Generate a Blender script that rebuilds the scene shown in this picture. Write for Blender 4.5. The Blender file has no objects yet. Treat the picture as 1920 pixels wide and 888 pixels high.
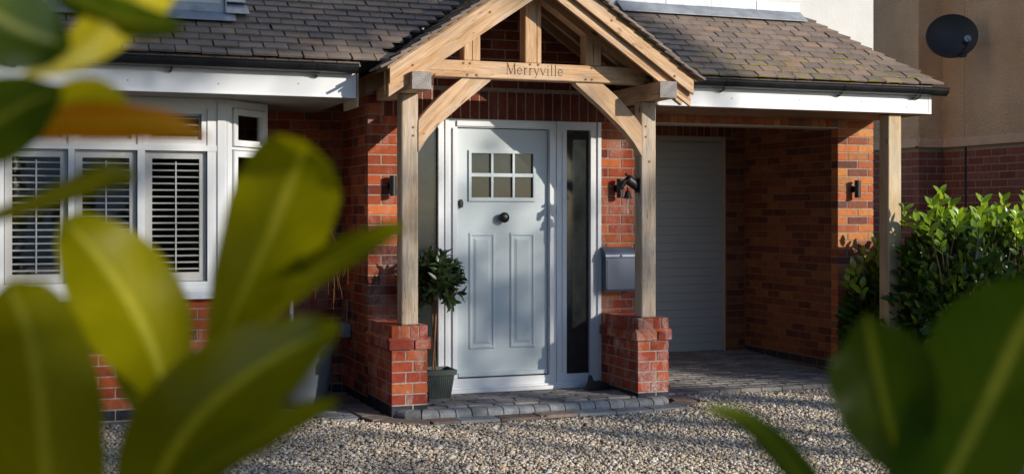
import bpy, bmesh, math, random
import numpy as np
from mathutils import Vector, Matrix, noise as mnoise
random.seed(7)
rng = np.random.default_rng(7)
S = bpy.context.scene
COL = S.collection

# ------------------------------------------------------------------ camera
TH = math.radians(20.4)
F2 = (math.sin(TH), math.cos(TH)); R2 = (math.cos(TH), -math.sin(TH))
CAM = Vector((-3.477, -9.557, 1.40))
FPX = 2400.0
cd = bpy.data.cameras.new('camera'); cam = bpy.data.objects.new('camera', cd); COL.objects.link(cam)
cam.location = CAM; cam.rotation_euler = (math.pi/2, 0, -TH)
cd.sensor_width = 36; cd.lens = FPX/1920*36; cd.shift_y = -44/1920
cd.clip_start = 0.05; cd.clip_end = 500
cd.dof.use_dof = True; cd.dof.focus_distance = 10.2; cd.dof.aperture_fstop = 7.0
S.camera = cam

# ------------------------------------------------------------------ light
SUN = Vector((0.72, -1.0, 0.39)).normalized()          # towards the sun
sun_el = math.asin(SUN.z); sun_az = math.atan2(SUN.x, SUN.y)
W = bpy.data.worlds.new('World'); S.world = W; W.use_nodes = True
wn = W.node_tree.nodes; wl = W.node_tree.links
bg = wn['Background']; bg.inputs[1].default_value = 0.15
sky = wn.new('ShaderNodeTexSky'); sky.sky_type = 'NISHITA'; sky.sun_disc = False; sky.ozone_density = 4.0; sky.dust_density = 0.3
sky.sun_elevation = sun_el; sky.sun_rotation = sun_az
wl.new(sky.outputs[0], bg.inputs[0])
ld = bpy.data.lights.new('sun', 'SUN'); ld.energy = 4.4; ld.angle = math.radians(0.5); ld.color = (1.0, 0.90, 0.76)
sun = bpy.data.objects.new('sun', ld); COL.objects.link(sun)
sun.rotation_euler = SUN.to_track_quat('Z', 'Y').to_euler()
S.view_settings.view_transform = 'Standard'; S.view_settings.look = 'None'
S.view_settings.gamma = 1.0; S.view_settings.exposure = 0.12
S.cycles.max_bounces = 8; S.cycles.transparent_max_bounces = 12
S.cycles.use_denoising = True

# ------------------------------------------------------------------ node helpers
def mat(name):
    m = bpy.data.materials.new(name); m.use_nodes = True
    return m, m.node_tree.nodes, m.node_tree.links, m.node_tree.nodes['Principled BSDF']
def mth(n, l, op, a, b=None, clamp=False):
    x = n.new('ShaderNodeMath'); x.operation = op; x.use_clamp = clamp
    for i, v in enumerate((a, b)):
        if v is None: continue
        if isinstance(v, (int, float)): x.inputs[i].default_value = v
        else: l.new(v, x.inputs[i])
    return x.outputs[0]
def ramp(n, l, fac, stops, interp='LINEAR'):
    r = n.new('ShaderNodeValToRGB'); r.color_ramp.interpolation = interp
    el = r.color_ramp.elements
    while len(el) < len(stops): el.new(0.5)
    for e, (p, c) in zip(el, stops):
        e.position = p; e.color = (*c, 1) if len(c) == 3 else c
    l.new(fac, r.inputs[0]); return r.outputs[0]
def noi(n, l, vec, scale, detail=4, rough=0.55, dist=0.0):
    t = n.new('ShaderNodeTexNoise'); t.inputs['Scale'].default_value = scale; t.inputs['Detail'].default_value = detail
    t.inputs['Roughness'].default_value = rough; t.inputs['Distortion'].default_value = dist
    if vec is not None: l.new(vec, t.inputs['Vector'])
    return t.outputs['Fac']
def mix(n, l, fac, a, b, mode='MIX'):
    x = n.new('ShaderNodeMix'); x.data_type = 'RGBA'; x.blend_type = mode
    for s, v in ((x.inputs[0], fac), (x.inputs[6], a), (x.inputs[7], b)):
        if isinstance(v, (int, float)): s.default_value = v
        elif isinstance(v, tuple): s.default_value = (*v, 1) if len(v) == 3 else v
        else: l.new(v, s)
    return x.outputs[2]
def bump(n, l, h, strength, dist, prev=None):
    b = n.new('ShaderNodeBump'); b.inputs['Strength'].default_value = strength; b.inputs['Distance'].default_value = dist
    l.new(h, b.inputs['Height'])
    if prev is not None: l.new(prev, b.inputs['Normal'])
    return b.outputs[0]
def pos(n): return n.new('ShaderNodeNewGeometry').outputs['Position']
def rnd(n, l):
    a = n.new('ShaderNodeObjectInfo').outputs['Random']; g = n.new('ShaderNodeNewGeometry').outputs['Random Per Island']
    return mth(n, l, 'FRACT', mth(n, l, 'ADD', mth(n, l, 'MULTIPLY', a, 7.31), mth(n, l, 'MULTIPLY', g, 5.77)))
def scaled(n, l, vec, s):
    m = n.new('ShaderNodeVectorMath'); m.operation = 'MULTIPLY'; l.new(vec, m.inputs[0]); m.inputs[1].default_value = s
    return m.outputs[0]

def brick_mat(name, pal, eff=0.0, effc=(0.62, 0.58, 0.55), bs=0.5):
    m, n, l, b = mat(name)
    p = pos(n); r = rnd(n, l)
    c = ramp(n, l, r, [(i/(len(pal)-1), q) for i, q in enumerate(pal)])
    nz = noi(n, l, p, 22, 5, 0.65)
    c = mix(n, l, 0.55, c, ramp(n, l, nz, [(0.25, (0.45, 0.42, 0.42)), (0.5, (1, 1, 1)), (0.8, (1.35, 1.3, 1.2))]), 'MULTIPLY')
    sp = noi(n, l, p, 190, 2, 0.7)
    c = mix(n, l, 0.5, c, ramp(n, l, sp, [(0.3, (0.45, 0.45, 0.45)), (0.42, (1, 1, 1)), (0.7, (1.15, 1.1, 1.05))]), 'MULTIPLY')
    if eff:
        e = noi(n, l, scaled(n, l, p, (1, 1, 0.45)), 5.5, 5, 0.7, 0.6)
        e = ramp(n, l, e, [(0.48, (0, 0, 0)), (0.66, (1, 1, 1))])
        e2 = mth(n, l, 'MULTIPLY', e, mth(n, l, 'MULTIPLY', ramp(n, l, noi(n, l, p, 70, 3), [(0.35, (0.2,)*3), (0.6, (1,)*3)]), eff))
        c = mix(n, l, e2, c, effc)
    l.new(c, b.inputs['Base Color']); b.inputs['Roughness'].default_value = 0.85
    b.inputs['Specular IOR Level'].default_value = 0.25
    h = bump(n, l, nz, bs, 0.006); h = bump(n, l, sp, 0.4, 0.002, h)
    l.new(h, b.inputs['Normal']); return m
def plain(name, col, rough=0.6, metal=0.0, nscale=0, namt=0.15, bsc=0, bst=0.2, bd=0.003, spec=0.5, per=0.0):
    m, n, l, b = mat(name); p = pos(n)
    c = None
    if nscale or per:
        f = noi(n, l, p, nscale or 5, 5, 0.6)
        lo = tuple(x*(1-namt) for x in col); hi = tuple(min(1, x*(1+namt)) for x in col)
        c = ramp(n, l, f, [(0.3, lo), (0.7, hi)])
        if per:
            c = mix(n, l, 1.0, c, ramp(n, l, rnd(n, l), [(0, (1-per,)*3), (1, (1+per,)*3)]), 'MULTIPLY')
        l.new(c, b.inputs['Base Color'])
    else: b.inputs['Base Color'].default_value = (*col, 1)
    b.inputs['Roughness'].default_value = rough; b.inputs['Metallic'].default_value = metal; b.inputs['Specular IOR Level'].default_value = spec
    if bsc: l.new(bump(n, l, noi(n, l, p, bsc, 4, 0.6), bst, bd), b.inputs['Normal'])
    return m
def oak_mat(name, lo, mid, hi, crack=1.0, knot=True):
    m, n, l, b = mat(name)
    tc = n.new('ShaderNodeTexCoord').outputs['Object']; oi = n.new('ShaderNodeObjectInfo').outputs['Random']
    off = n.new('ShaderNodeVectorMath'); off.operation = 'ADD'; l.new(tc, off.inputs[0])
    cx = n.new('ShaderNodeCombineXYZ'); l.new(mth(n, l, 'MULTIPLY', oi, 37.0), cx.inputs[0]); l.new(mth(n, l, 'MULTIPLY', oi, 3.1), cx.inputs[1]); l.new(cx.outputs[0], off.inputs[1])
    v = off.outputs[0]
    g1 = noi(n, l, scaled(n, l, v, (1.1, 14, 14)), 2.2, 6, 0.65, 0.9)
    g2 = noi(n, l, scaled(n, l, v, (4, 130, 130)), 2.5, 3, 0.6)
    big = noi(n, l, scaled(n, l, v, (1.5, 4, 4)), 1.6, 3)
    c = ramp(n, l, g1, [(0.28, lo), (0.5, mid), (0.72, hi)])
    c = mix(n, l, 0.55, c, ramp(n, l, g2, [(0.3, (0.55, 0.5, 0.45)), (0.6, (1.15, 1.15, 1.15))]), 'MULTIPLY')
    c = mix(n, l, 0.5, c, ramp(n, l, big, [(0.35, (0.8, 0.66, 0.5)), (0.6, (1.08, 1.06, 1.05))]), 'MULTIPLY')
    ck = noi(n, l, scaled(n, l, v, (0.9, 16, 16)), 1.7, 2, 0.4, 1.2)
    ckm = ramp(n, l, ck, [(0.488, (0, 0, 0)), (0.497, (1, 1, 1)), (0.505, (0, 0, 0))])
    gate = ramp(n, l, noi(n, l, scaled(n, l, v, (2, 3, 3)), 1.3, 2), [(0.46, (0, 0, 0)), (0.54, (1, 1, 1))])
    ckm = mth(n, l, 'MULTIPLY', mth(n, l, 'MULTIPLY', ckm, gate), crack)
    gw = ramp(n, l, noi(n, l, scaled(n, l, v, (1.2, 5, 5)), 2.3, 4, 0.65), [(0.48, (0, 0, 0)), (0.66, (1, 1, 1))])
    c = mix(n, l, mth(n, l, 'MULTIPLY', gw, 0.45), c, (0.42, 0.38, 0.34))
    c = mix(n, l, ckm, c, (0.05, 0.03, 0.018))
    if knot:
        vo = n.new('ShaderNodeTexVoronoi'); vo.inputs['Scale'].default_value = 1.0; l.new(scaled(n, l, v, (3.0, 7, 7)), vo.inputs['Vector'])
        k = ramp(n, l, vo.outputs['Distance'], [(0.05, (0.9,)*3), (0.13, (0, 0, 0))])
        c = mix(n, l, k, c, (0.10, 0.05, 0.025))
    l.new(c, b.inputs['Base Color']); b.inputs['Roughness'].default_value = 0.72; b.inputs['Specular IOR Level'].default_value = 0.25
    h = bump(n, l, g2, 0.25, 0.003); h = bump(n, l, ckm, -0.8, 0.006, h); l.new(h, b.inputs['Normal'])
    return m
def leaf_mat(name, top, under, trans, rough=0.35, per=0.3, vein=False, tw=0.35):
    m, n, l, b = mat(name)
    g = n.new('ShaderNodeNewGeometry')
    r = rnd(n, l)
    c = mix(n, l, g.outputs['Backfacing'], top, under)
    c = mix(n, l, 1.0, c, ramp(n, l, r, [(0, (1-per, 1-per, 1-per)), (1, (1+per, 1+per*0.8, 1+per*0.3))]), 'MULTIPLY')
    c = mix(n, l, 0.5, c, ramp(n, l, noi(n, l, g.outputs['Position'], 26, 4), [(0.3, (0.7, 0.75, 0.7)), (0.7, (1.2, 1.15, 1.1))]), 'MULTIPLY')
    if vein:
        uv = n.new('ShaderNodeUVMap'); sx = n.new('ShaderNodeSeparateXYZ'); l.new(uv.outputs[0], sx.inputs[0])
        d = mth(n, l, 'ABSOLUTE', mth(n, l, 'SUBTRACT', sx.outputs[0], 0.5))
        mid = ramp(n, l, d, [(0.0, (1,)*3), (0.028, (0.9,)*3), (0.06, (0,)*3)])
        c = mix(n, l, mth(n, l, 'MULTIPLY', mid, 0.8), c, (0.60, 0.58, 0.08))
        side = mth(n, l, 'SINE', mth(n, l, 'MULTIPLY', mth(n, l, 'SUBTRACT', sx.outputs[1], mth(n, l, 'MULTIPLY', d, 0.5)), 75.0))
        c = mix(n, l, 0.16, c, ramp(n, l, side, [(0.75, (0.8,)*3), (1.0, (1.7, 1.6, 1.0))]), 'MULTIPLY')
    l.new(c, b.inputs['Base Color']); b.inputs['Roughness'].default_value = rough
    t = n.new('ShaderNodeBsdfTranslucent'); l.new(mix(n, l, 1.0, c, trans, 'MULTIPLY'), t.inputs[0])
    ms = n.new('ShaderNodeMixShader'); ms.inputs[0].default_value = tw
    l.new(b.outputs[0], ms.inputs[1]); l.new(t.outputs[0], ms.inputs[2])
    l.new(ms.outputs[0], n['Material Output'].inputs[0]); return m
def pane_mat(name, tint=(1.0, 1.0, 1.0), rough=0.02, through=0.97):
    m, n, l, b = mat(name)
    fr = n.new('ShaderNodeFresnel'); fr.inputs[0].default_value = 1.5
    gl = n.new('ShaderNodeBsdfGlossy'); gl.inputs['Roughness'].default_value = rough
    tr = n.new('ShaderNodeBsdfTransparent'); tr.inputs[0].default_value = (*[x*through for x in tint], 1)
    ms = n.new('ShaderNodeMixShader'); l.new(mth(n, l, 'MULTIPLY', fr.outputs[0], 2.0, True), ms.inputs[0])
    l.new(tr.outputs[0], ms.inputs[1]); l.new(gl.outputs[0], ms.inputs[2]); l.new(ms.outputs[0], n['Material Output'].inputs[0])
    return m

M = {}
M['brick'] = brick_mat('red_brick', [(0.10, 0.024, 0.018), (0.34, 0.070, 0.028), (0.46, 0.105, 0.036), (0.20, 0.036, 0.02), (0.52, 0.145, 0.05), (0.13, 0.028, 0.022), (0.38, 0.075, 0.03), (0.26, 0.046, 0.024)], 0.32)
M['brick_pier'] = brick_mat('pier_brick', [(0.20, 0.035, 0.022), (0.38, 0.08, 0.03), (0.30, 0.055, 0.03), (0.42, 0.12, 0.045), (0.34, 0.06, 0.032), (0.16, 0.032, 0.024)], 0.6)
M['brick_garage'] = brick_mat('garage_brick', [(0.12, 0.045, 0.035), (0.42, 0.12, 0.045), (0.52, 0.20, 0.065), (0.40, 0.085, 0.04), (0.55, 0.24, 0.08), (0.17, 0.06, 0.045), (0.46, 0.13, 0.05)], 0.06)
M['brick_garage_shaded'] = brick_mat('shaded_garage_brick', [(0.09, 0.03, 0.024), (0.22, 0.078, 0.038), (0.26, 0.105, 0.045), (0.17, 0.05, 0.03), (0.11, 0.036, 0.026), (0.23, 0.07, 0.036)], 0.03)  # garage brick darkened in colour for the shade inside the carport
M['brick_far'] = brick_mat('neighbour_brick', [(0.15, 0.05, 0.035), (0.24, 0.075, 0.05), (0.20, 0.055, 0.04), (0.27, 0.09, 0.06)], 0.08)
M['brick_shaded'] = brick_mat('shaded_red_brick', [(0.10, 0.025, 0.018), (0.17, 0.038, 0.022), (0.13, 0.03, 0.02), (0.20, 0.045, 0.025)], 0.12)  # red brick with the shade under the porch gable put into its colour
M['plinth'] = brick_mat('blue_brick', [(0.018, 0.022, 0.034), (0.03, 0.036, 0.052), (0.022, 0.026, 0.036)], 0.05)
M['mortar'] = plain('mortar', (0.33, 0.26, 0.20), 0.95, 0, 40, 0.25, 160, 0.5, 0.003, 0.1)
M['mortar_shaded'] = plain('shaded_mortar', (0.19, 0.14, 0.10), 0.95, 0, 40, 0.25, 160, 0.5, 0.003, 0.1)  # mortar colour lowered to stand for the carport shade
M['mortar_white'] = plain('lime_mortar', (0.36, 0.29, 0.25), 0.95, 0, 30, 0.35, 160, 0.5, 0.003, 0.1)
M['oak'] = oak_mat('oak', (0.42, 0.25, 0.13), (0.60, 0.41, 0.25), (0.72, 0.54, 0.37))
M['oak_grey'] = oak_mat('weathered_oak', (0.30, 0.23, 0.165), (0.50, 0.42, 0.335), (0.64, 0.56, 0.47), 1.3)
M['softwood'] = oak_mat('treated_softwood', (0.46, 0.34, 0.20), (0.58, 0.47, 0.31), (0.66, 0.57, 0.41), 0.3)
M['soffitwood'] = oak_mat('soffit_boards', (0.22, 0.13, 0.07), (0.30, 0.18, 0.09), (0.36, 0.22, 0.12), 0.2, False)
M['white'] = plain('white_upvc', (0.70, 0.73, 0.77), 0.32, 0, 3, 0.03, 0, spec=0.5)
M['shutter'] = plain('shutter_paint', (0.86, 0.88, 0.90), 0.4)
M['door'] = plain('door_paint', (0.52, 0.595, 0.64), 0.42, 0, 4, 0.03, 220, 0.08, 0.001)
M['render'] = plain('white_render', (0.64, 0.64, 0.63), 0.9, 0, 5, 0.05, 60, 0.35, 0.01, 0.2)
M['peach'] = plain('peach_roughcast', (0.82, 0.53, 0.33), 0.95, 0, 3, 0.10, 45, 1.0, 0.05, 0.1)
M['peach_smooth'] = plain('peach_band', (0.58, 0.38, 0.25), 0.9, 0, 7, 0.10, 120, 0.2, 0.005, 0.1)
M['lead'] = plain('lead', (0.30, 0.33, 0.37), 0.5, 0.35, 9, 0.25, 30, 0.2, 0.005)
M['black'] = plain('black_plastic', (0.012, 0.013, 0.015), 0.35, 0, 6, 0.3)
M['gutter'] = plain('black_gutter', (0.014, 0.015, 0.017), 0.28, 0, 9, 0.4, 12, 0.1, 0.004)
M['iron'] = plain('cast_iron', (0.016, 0.016, 0.018), 0.45, 0.3, 30, 0.4, 80, 0.3, 0.002)
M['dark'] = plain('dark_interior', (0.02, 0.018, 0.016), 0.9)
M['grey_box'] = plain('grey_powder_coat', (0.10, 0.125, 0.18), 0.38, 0.2, 8, 0.06)
M['socket'] = plain('grey_socket', (0.24, 0.29, 0.35), 0.5)
M['garage_door'] = plain('garage_door_paint', (0.34, 0.36, 0.38), 0.5, 0, 4, 0.04)
M['trim'] = plain('garage_trim', (0.42, 0.36, 0.30), 0.5)
M['obscure'] = plain('obscure_glass', (0.024, 0.030, 0.030), 0.10, 0, 14, 0.25, 60, 0.12, 0.002, 0.6)
M['glass'] = pane_mat('window_glass')
M['cord'] = plain('pale_cord', (0.6, 0.6, 0.58), 0.9)
M['letter'] = plain('letter_cut', (0.07, 0.04, 0.02), 0.9)
M['soil'] = plain('soil', (0.018, 0.013, 0.010), 1.0, 0, 60, 0.5, 80, 1.0, 0.01)
M['pot'] = plain('slate_pot', (0.060, 0.078, 0.072), 0.6, 0, 8, 0.3, 60, 0.15, 0.003)
M['greypot'] = plain('grey_stone_pot', (0.085, 0.10, 0.125), 0.6, 0, 7, 0.2, 50, 0.2, 0.004)
M['bark'] = plain('bark', (0.10, 0.08, 0.045), 0.9, 0, 30, 0.4, 60, 0.6, 0.006)
M['twig'] = plain('dry_twig', (0.26, 0.11, 0.05), 0.9, 0, 30, 0.3)
M['birch'] = plain('pale_bark', (0.42, 0.42, 0.42), 0.85, 0, 60, 0.6)
M['coco'] = plain('coco_liner', (0.11, 0.06, 0.03), 1.0, 0, 50, 0.4, 90, 0.8, 0.01)
M['petal'] = plain('white_petal', (0.72, 0.70, 0.66), 0.7)
M['petal_yellow'] = plain('yellow_petal', (0.6, 0.42, 0.04), 0.7)
M['sett'] = plain('granite_grey_sett', (0.25, 0.26, 0.27), 0.75, 0, 20, 0.3, 120, 0.35, 0.004, 0.3, 0.28)
M['paver'] = plain('block_paver', (0.22, 0.205, 0.195), 0.85, 0, 25, 0.3, 140, 0.4, 0.004, 0.3, 0.30)
M['paver_brown'] = plain('brown_paver', (0.21, 0.165, 0.14), 0.9, 0, 25, 0.3, 140, 0.4, 0.004, 0.2, 0.25)
M['joint'] = plain('sand_joint', (0.075, 0.065, 0.05), 1.0, 0, 40, 0.4, 100, 0.6, 0.006)
M['ground'] = plain('lawn', (0.045, 0.06, 0.025), 1.0, 0, 30, 0.4, 40, 1.0, 0.02)
M['bed'] = plain('gravel_dust', (0.16, 0.145, 0.125), 1.0, 0, 30, 0.4, 40, 1.0, 0.02)
M['hedge_core'] = plain('hedge_shade', (0.012, 0.018, 0.008), 1.0, 0, 9, 0.5)
M['moss'] = plain('moss', (0.24, 0.22, 0.02), 1.0, 0, 90, 0.5, 200, 1.0, 0.005)
M['hose'] = plain('stone_grey', (0.42, 0.35, 0.30), 0.95, 0, 25, 0.3, 60, 0.7, 0.01)

def tile_mat():
    m, n, l, b = mat('clay_plain_tile'); p = pos(n); r = rnd(n, l)
    c = ramp(n, l, r, [(0, (0.165, 0.136, 0.118)), (0.35, (0.235, 0.182, 0.148)), (0.7, (0.20, 0.158, 0.138)), (0.92, (0.27, 0.208, 0.165)), (1, (0.29, 0.195, 0.14))])
    f = noi(n, l, p, 11, 5, 0.7)
    c = mix(n, l, 0.6, c, ramp(n, l, f, [(0.3, (0.65, 0.64, 0.66)), (0.55, (1, 1, 1)), (0.75, (1.35, 1.25, 1.1))]), 'MULTIPLY')
    s = noi(n, l, p, 130, 3, 0.7)
    c = mix(n, l, 0.5, c, ramp(n, l, s, [(0.35, (0.7,)*3), (0.65, (1.25,)*3)]), 'MULTIPLY')
    big = ramp(n, l, noi(n, l, p, 3.0, 4, 0.7), [(0.62, (0, 0, 0)), (0.72, (1, 1, 1))])
    c = mix(n, l, mth(n, l, 'MULTIPLY', big, 0.3), c, (0.24, 0.115, 0.055))
    l.new(c, b.inputs['Base Color']); b.inputs['Roughness'].default_value = 0.72; b.inputs['Specular IOR Level'].default_value = 0.4
    h = bump(n, l, f, 0.5, 0.008); h = bump(n, l, s, 0.3, 0.002, h); l.new(h, b.inputs['Normal']); return m
M['tile'] = tile_mat()
def gravel_mat():
    m, n, l, b = mat('gravel_stones'); r = rnd(n, l)
    c = ramp(n, l, r, [(0, (0.72, 0.63, 0.50)), (0.18, (0.54, 0.43, 0.30)), (0.34, (0.34, 0.315, 0.28)), (0.5, (0.62, 0.52, 0.38)), (0.64, (0.20, 0.19, 0.185)), (0.78, (0.55, 0.40, 0.25)), (0.9, (0.80, 0.76, 0.69)), (1, (0.42, 0.41, 0.39))])
    c = mix(n, l, 0.5, c, ramp(n, l, noi(n, l, pos(n), 160, 4), [(0.3, (0.7,)*3), (0.7, (1.2,)*3)]), 'MULTIPLY')
    l.new(c, b.inputs['Base Color']); b.inputs['Roughness'].default_value = 0.8; b.inputs['Specular IOR Level'].default_value = 0.3; return m
M['gravel'] = gravel_mat()
def endgrain():
    m, n, l, b = mat('oak_end_grain'); tc = n.new('ShaderNodeTexCoord').outputs['Object']
    w = n.new('ShaderNodeTexWave'); w.wave_type = 'RINGS'; w.rings_direction = 'X'; w.inputs['Scale'].default_value = 26; w.inputs['Distortion'].default_value = 2.5; w.inputs['Detail Scale'].default_value = 3
    off = n.new('ShaderNodeVectorMath'); off.operation = 'ADD'; l.new(tc, off.inputs[0]); off.inputs[1].default_value = (0, 0.012, -0.015); l.new(off.outputs[0], w.inputs['Vector'])
    c = ramp(n, l, w.outputs['Fac'], [(0.2, (0.20, 0.185, 0.175)), (0.6, (0.33, 0.31, 0.295)), (1, (0.40, 0.38, 0.36))])
    c = mix(n, l, 0.6, c, ramp(n, l, noi(n, l, tc, 14, 4), [(0.35, (0.6,)*3), (0.65, (1.15,)*3)]), 'MULTIPLY')
    l.new(c, b.inputs['Base Color']); b.inputs['Roughness'].default_value = 0.85; return m
M['endgrain'] = endgrain()
M['laurel'] = leaf_mat('laurel_leaf', (0.060, 0.115, 0.016), (0.085, 0.14, 0.03), (1.6, 1.5, 0.5), 0.25, 0.4)
M['laurel_sunlit_young'] = leaf_mat('sunlit_young_laurel_leaf', (0.25, 0.40, 0.035), (0.28, 0.42, 0.05), (1.6, 1.5, 0.5), 0.24, 0.3)  # young shoots, lightened in colour to read as sunlit tips
M['bay'] = leaf_mat('bay_leaf', (0.026, 0.050, 0.016), (0.05, 0.08, 0.03), (1.3, 1.4, 0.5), 0.35, 0.4, tw=0.2)
M['front_leaf'] = leaf_mat('foreground_leaf', (0.200, 0.215, 0.003), (0.26, 0.265, 0.003), (1.5, 1.3, 0.1), 0.28, 0.3, True, 0.45)
M['sunlit_leaf'] = leaf_mat('sunlit_yellow_leaf', (0.60, 0.56, 0.008), (0.64, 0.58, 0.01), (1.4, 1.2, 0.1), 0.35, 0.1, True, 0.5)  # bright yellow stands for sun shining through the leaf
M['front_green'] = leaf_mat('foreground_green_leaf', (0.075, 0.17, 0.026), (0.13, 0.20, 0.012), (1.5, 1.4, 0.2), 0.2, 0.15, True, 0.25)
M['front_green'].node_tree.nodes['Principled BSDF'].inputs['Coat Weight'].default_value = 0.6
M['front_green'].node_tree.nodes['Principled BSDF'].inputs['Coat Roughness'].default_value = 0.15
M['brown_leaf'] = leaf_mat('autumn_leaf', (0.62, 0.26, 0.004), (0.66, 0.30, 0.004), (1.4, 1.0, 0.1), 0.4, 0.1, True, 0.45)
M['shade_leaf'] = leaf_mat('tree_leaf', (0.05, 0.09, 0.02), (0.07, 0.11, 0.03), (1.0, 1.2, 0.5), 0.5, 0.3, tw=0.2)

# ------------------------------------------------------------------ mesh helpers
class MB:
    def __init__(s): s.v = []; s.f = []; s.m = []; s.uv = None
    def add(s, vs, fs, mi=0):
        o = len(s.v); s.v += [tuple(v) for v in vs]; s.f += [tuple(i+o for i in f) for f in fs]; s.m += [mi]*len(fs)
    def box(s, x0, x1, y0, y1, z0, z1, mi=0):
        s.add([(x0,y0,z0),(x1,y0,z0),(x1,y1,z0),(x0,y1,z0),(x0,y0,z1),(x1,y0,z1),(x1,y1,z1),(x0,y1,z1)],
              [(0,3,2,1),(4,5,6,7),(0,1,5,4),(1,2,6,5),(2,3,7,6),(3,0,4,7)], mi)
    def cbox(s, c, ax, size, ch=0.003, mi=0):
        v, f = chamfer_box(size[0], size[1], size[2], ch)
        X, Yv, Zv = (Vector(a) for a in ax); c = Vector(c)
        s.add([c + X*a + Yv*b + Zv*d for a, b, d in v], f, mi)
    def prism(s, poly, axis, a0, a1, mi=0):
        """poly: 2-D outline; axis 'y': poly is (x,z) run along y; 'x': (y,z); 'z': (x,y)"""
        n = len(poly)
        def P(p, t): return (p[0], t, p[1]) if axis == 'y' else ((t, p[0], p[1]) if axis == 'x' else (p[0], p[1], t))
        vs = [P(p, a0) for p in poly] + [P(p, a1) for p in poly]
        fs = [tuple(range(n))[::-1], tuple(range(n, 2*n))] + [(i, (i+1) % n, n+(i+1) % n, n+i) for i in range(n)]
        s.add(vs, fs, mi)
    def tube(s, pts, rad, n=8, cap=True, mi=0):
        pts = [Vector(p) for p in pts]
        if not isinstance(rad, (list, tuple)): rad = [rad]*len(pts)
        rings = []; up = Vector((0, 0, 1))
        for i, p in enumerate(pts):
            t = (pts[min(i+1, len(pts)-1)] - pts[max(i-1, 0)]).normalized()
            a = t.cross(up)
            if a.length < 0.05: a = t.cross(Vector((1, 0, 0)))
            a.normalize(); b = t.cross(a)
            rings.append([p + (a*math.cos(2*math.pi*k/n) + b*math.sin(2*math.pi*k/n))*rad[i] for k in range(n)])
        vs = [v for r in rings for v in r]
        fs = [(i*n+k, i*n+(k+1) % n, (i+1)*n+(k+1) % n, (i+1)*n+k) for i in range(len(pts)-1) for k in range(n)]
        if cap: fs += [tuple(range(n))[::-1], tuple((len(pts)-1)*n+k for k in range(n))]
        s.add(vs, fs, mi)
    def lathe(s, prof, c, n=24, ax=None, mi=0):
        """prof: (radius, height) list"""
        X, Yv, Zv = ax or (Vector((1,0,0)), Vector((0,1,0)), Vector((0,0,1))); c = Vector(c)
        vs = [c + X*(r*math.cos(2*math.pi*k/n)) + Yv*(r*math.sin(2*math.pi*k/n)) + Zv*h for r, h in prof for k in range(n)]
        fs = [(i*n+k, i*n+(k+1) % n, (i+1)*n+(k+1) % n, (i+1)*n+k) for i in range(len(prof)-1) for k in range(n)]
        if prof[0][0] > 1e-4: fs.append(tuple(range(n))[::-1])
        if prof[-1][0] > 1e-4: fs.append(tuple((len(prof)-1)*n+k for k in range(n)))
        s.add(vs, fs, mi)
    def mesh(s, name, mats, smooth=False):
        me = bpy.data.meshes.new(name); me.from_pydata(s.v, [], s.f)
        for m in (mats if isinstance(mats, (list, tuple)) else [mats]): me.materials.append(m)
        if max(s.m, default=0): me.polygons.foreach_set('material_index', s.m)
        if smooth: me.polygons.foreach_set('use_smooth', [True]*len(me.polygons))
        bm = bmesh.new(); bm.from_mesh(me); bmesh.ops.recalc_face_normals(bm, faces=bm.faces); bm.to_mesh(me); bm.free()
        return me
    def build(s, name, mats, parent=None, smooth=False):
        return link(name, s.mesh(name, mats, smooth), parent)
_cb = {}
def chamfer_box(l, d, h, ch):
    key = (round(l, 4), round(d, 4), round(h, 4), ch)
    if key in _cb: return _cb[key]
    a, b, c = l/2, d/2, h/2
    vs = []; idx = {}
    for sx in (-1, 1):
        for sy in (-1, 1):
            for sz in (-1, 1):
                for k in range(3):
                    v = [sx*(a-ch), sy*(b-ch), sz*(c-ch)]; v[k] = (sx*a, sy*b, sz*c)[k]
                    idx[(sx, sy, sz, k)] = len(vs); vs.append(tuple(v))
    fs = []
    for k in range(3):
        u, w = [(1, 2), (2, 0), (0, 1)][k]
        for sg in (-1, 1):
            q = []
            for (p, r) in ((-1, -1), (1, -1), (1, 1), (-1, 1)):
                t = [0, 0, 0]; t[k] = sg; t[u] = p; t[w] = r; q.append(idx[(t[0], t[1], t[2], k)])
            fs.append(tuple(q if sg > 0 else q[::-1]))
    for k in range(3):
        u, w = [(1, 2), (2, 0), (0, 1)][k]
        for p in (-1, 1):
            for r in (-1, 1):
                t = [0, 0, 0]; t[u] = p; t[w] = r
                t[k] = -1; A = tuple(t); t[k] = 1; B = tuple(t)
                q = [idx[(*A, u)], idx[(*B, u)], idx[(*B, w)], idx[(*A, w)]]
                fs.append(tuple(q if p*r < 0 else q[::-1]))
    for sx in (-1, 1):
        for sy in (-1, 1):
            for sz in (-1, 1):
                q = [idx[(sx, sy, sz, k)] for k in range(3)]; fs.append(tuple(q if sx*sy*sz > 0 else q[::-1]))
    _cb[key] = (vs, fs); return vs, fs
_loc = {}
def wloc(o): return _loc.get(o.name, Vector((0, 0, 0)))
def link(name, me, parent=None, mtx=None):
    o = bpy.data.objects.new(name, me); COL.objects.link(o)
    if parent is not None:
        o.parent = parent; o.matrix_parent_inverse = Matrix.Translation(-wloc(parent)) if parent.name in _loc else (_minv[parent.name] if parent.name in _minv else Matrix())
    if mtx is not None:
        o.matrix_basis = mtx; _minv[o.name] = mtx.inverted()
    return o
_minv = {}
def thing(name, label, cat, loc=(0, 0, 0), group=None):
    o = bpy.data.objects.new(name, None); COL.objects.link(o); o.location = loc; o.empty_display_size = 0.1
    _loc[o.name] = Vector(loc); o['label'] = label; o['category'] = cat
    if group: o['group'] = group
    return o
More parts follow.
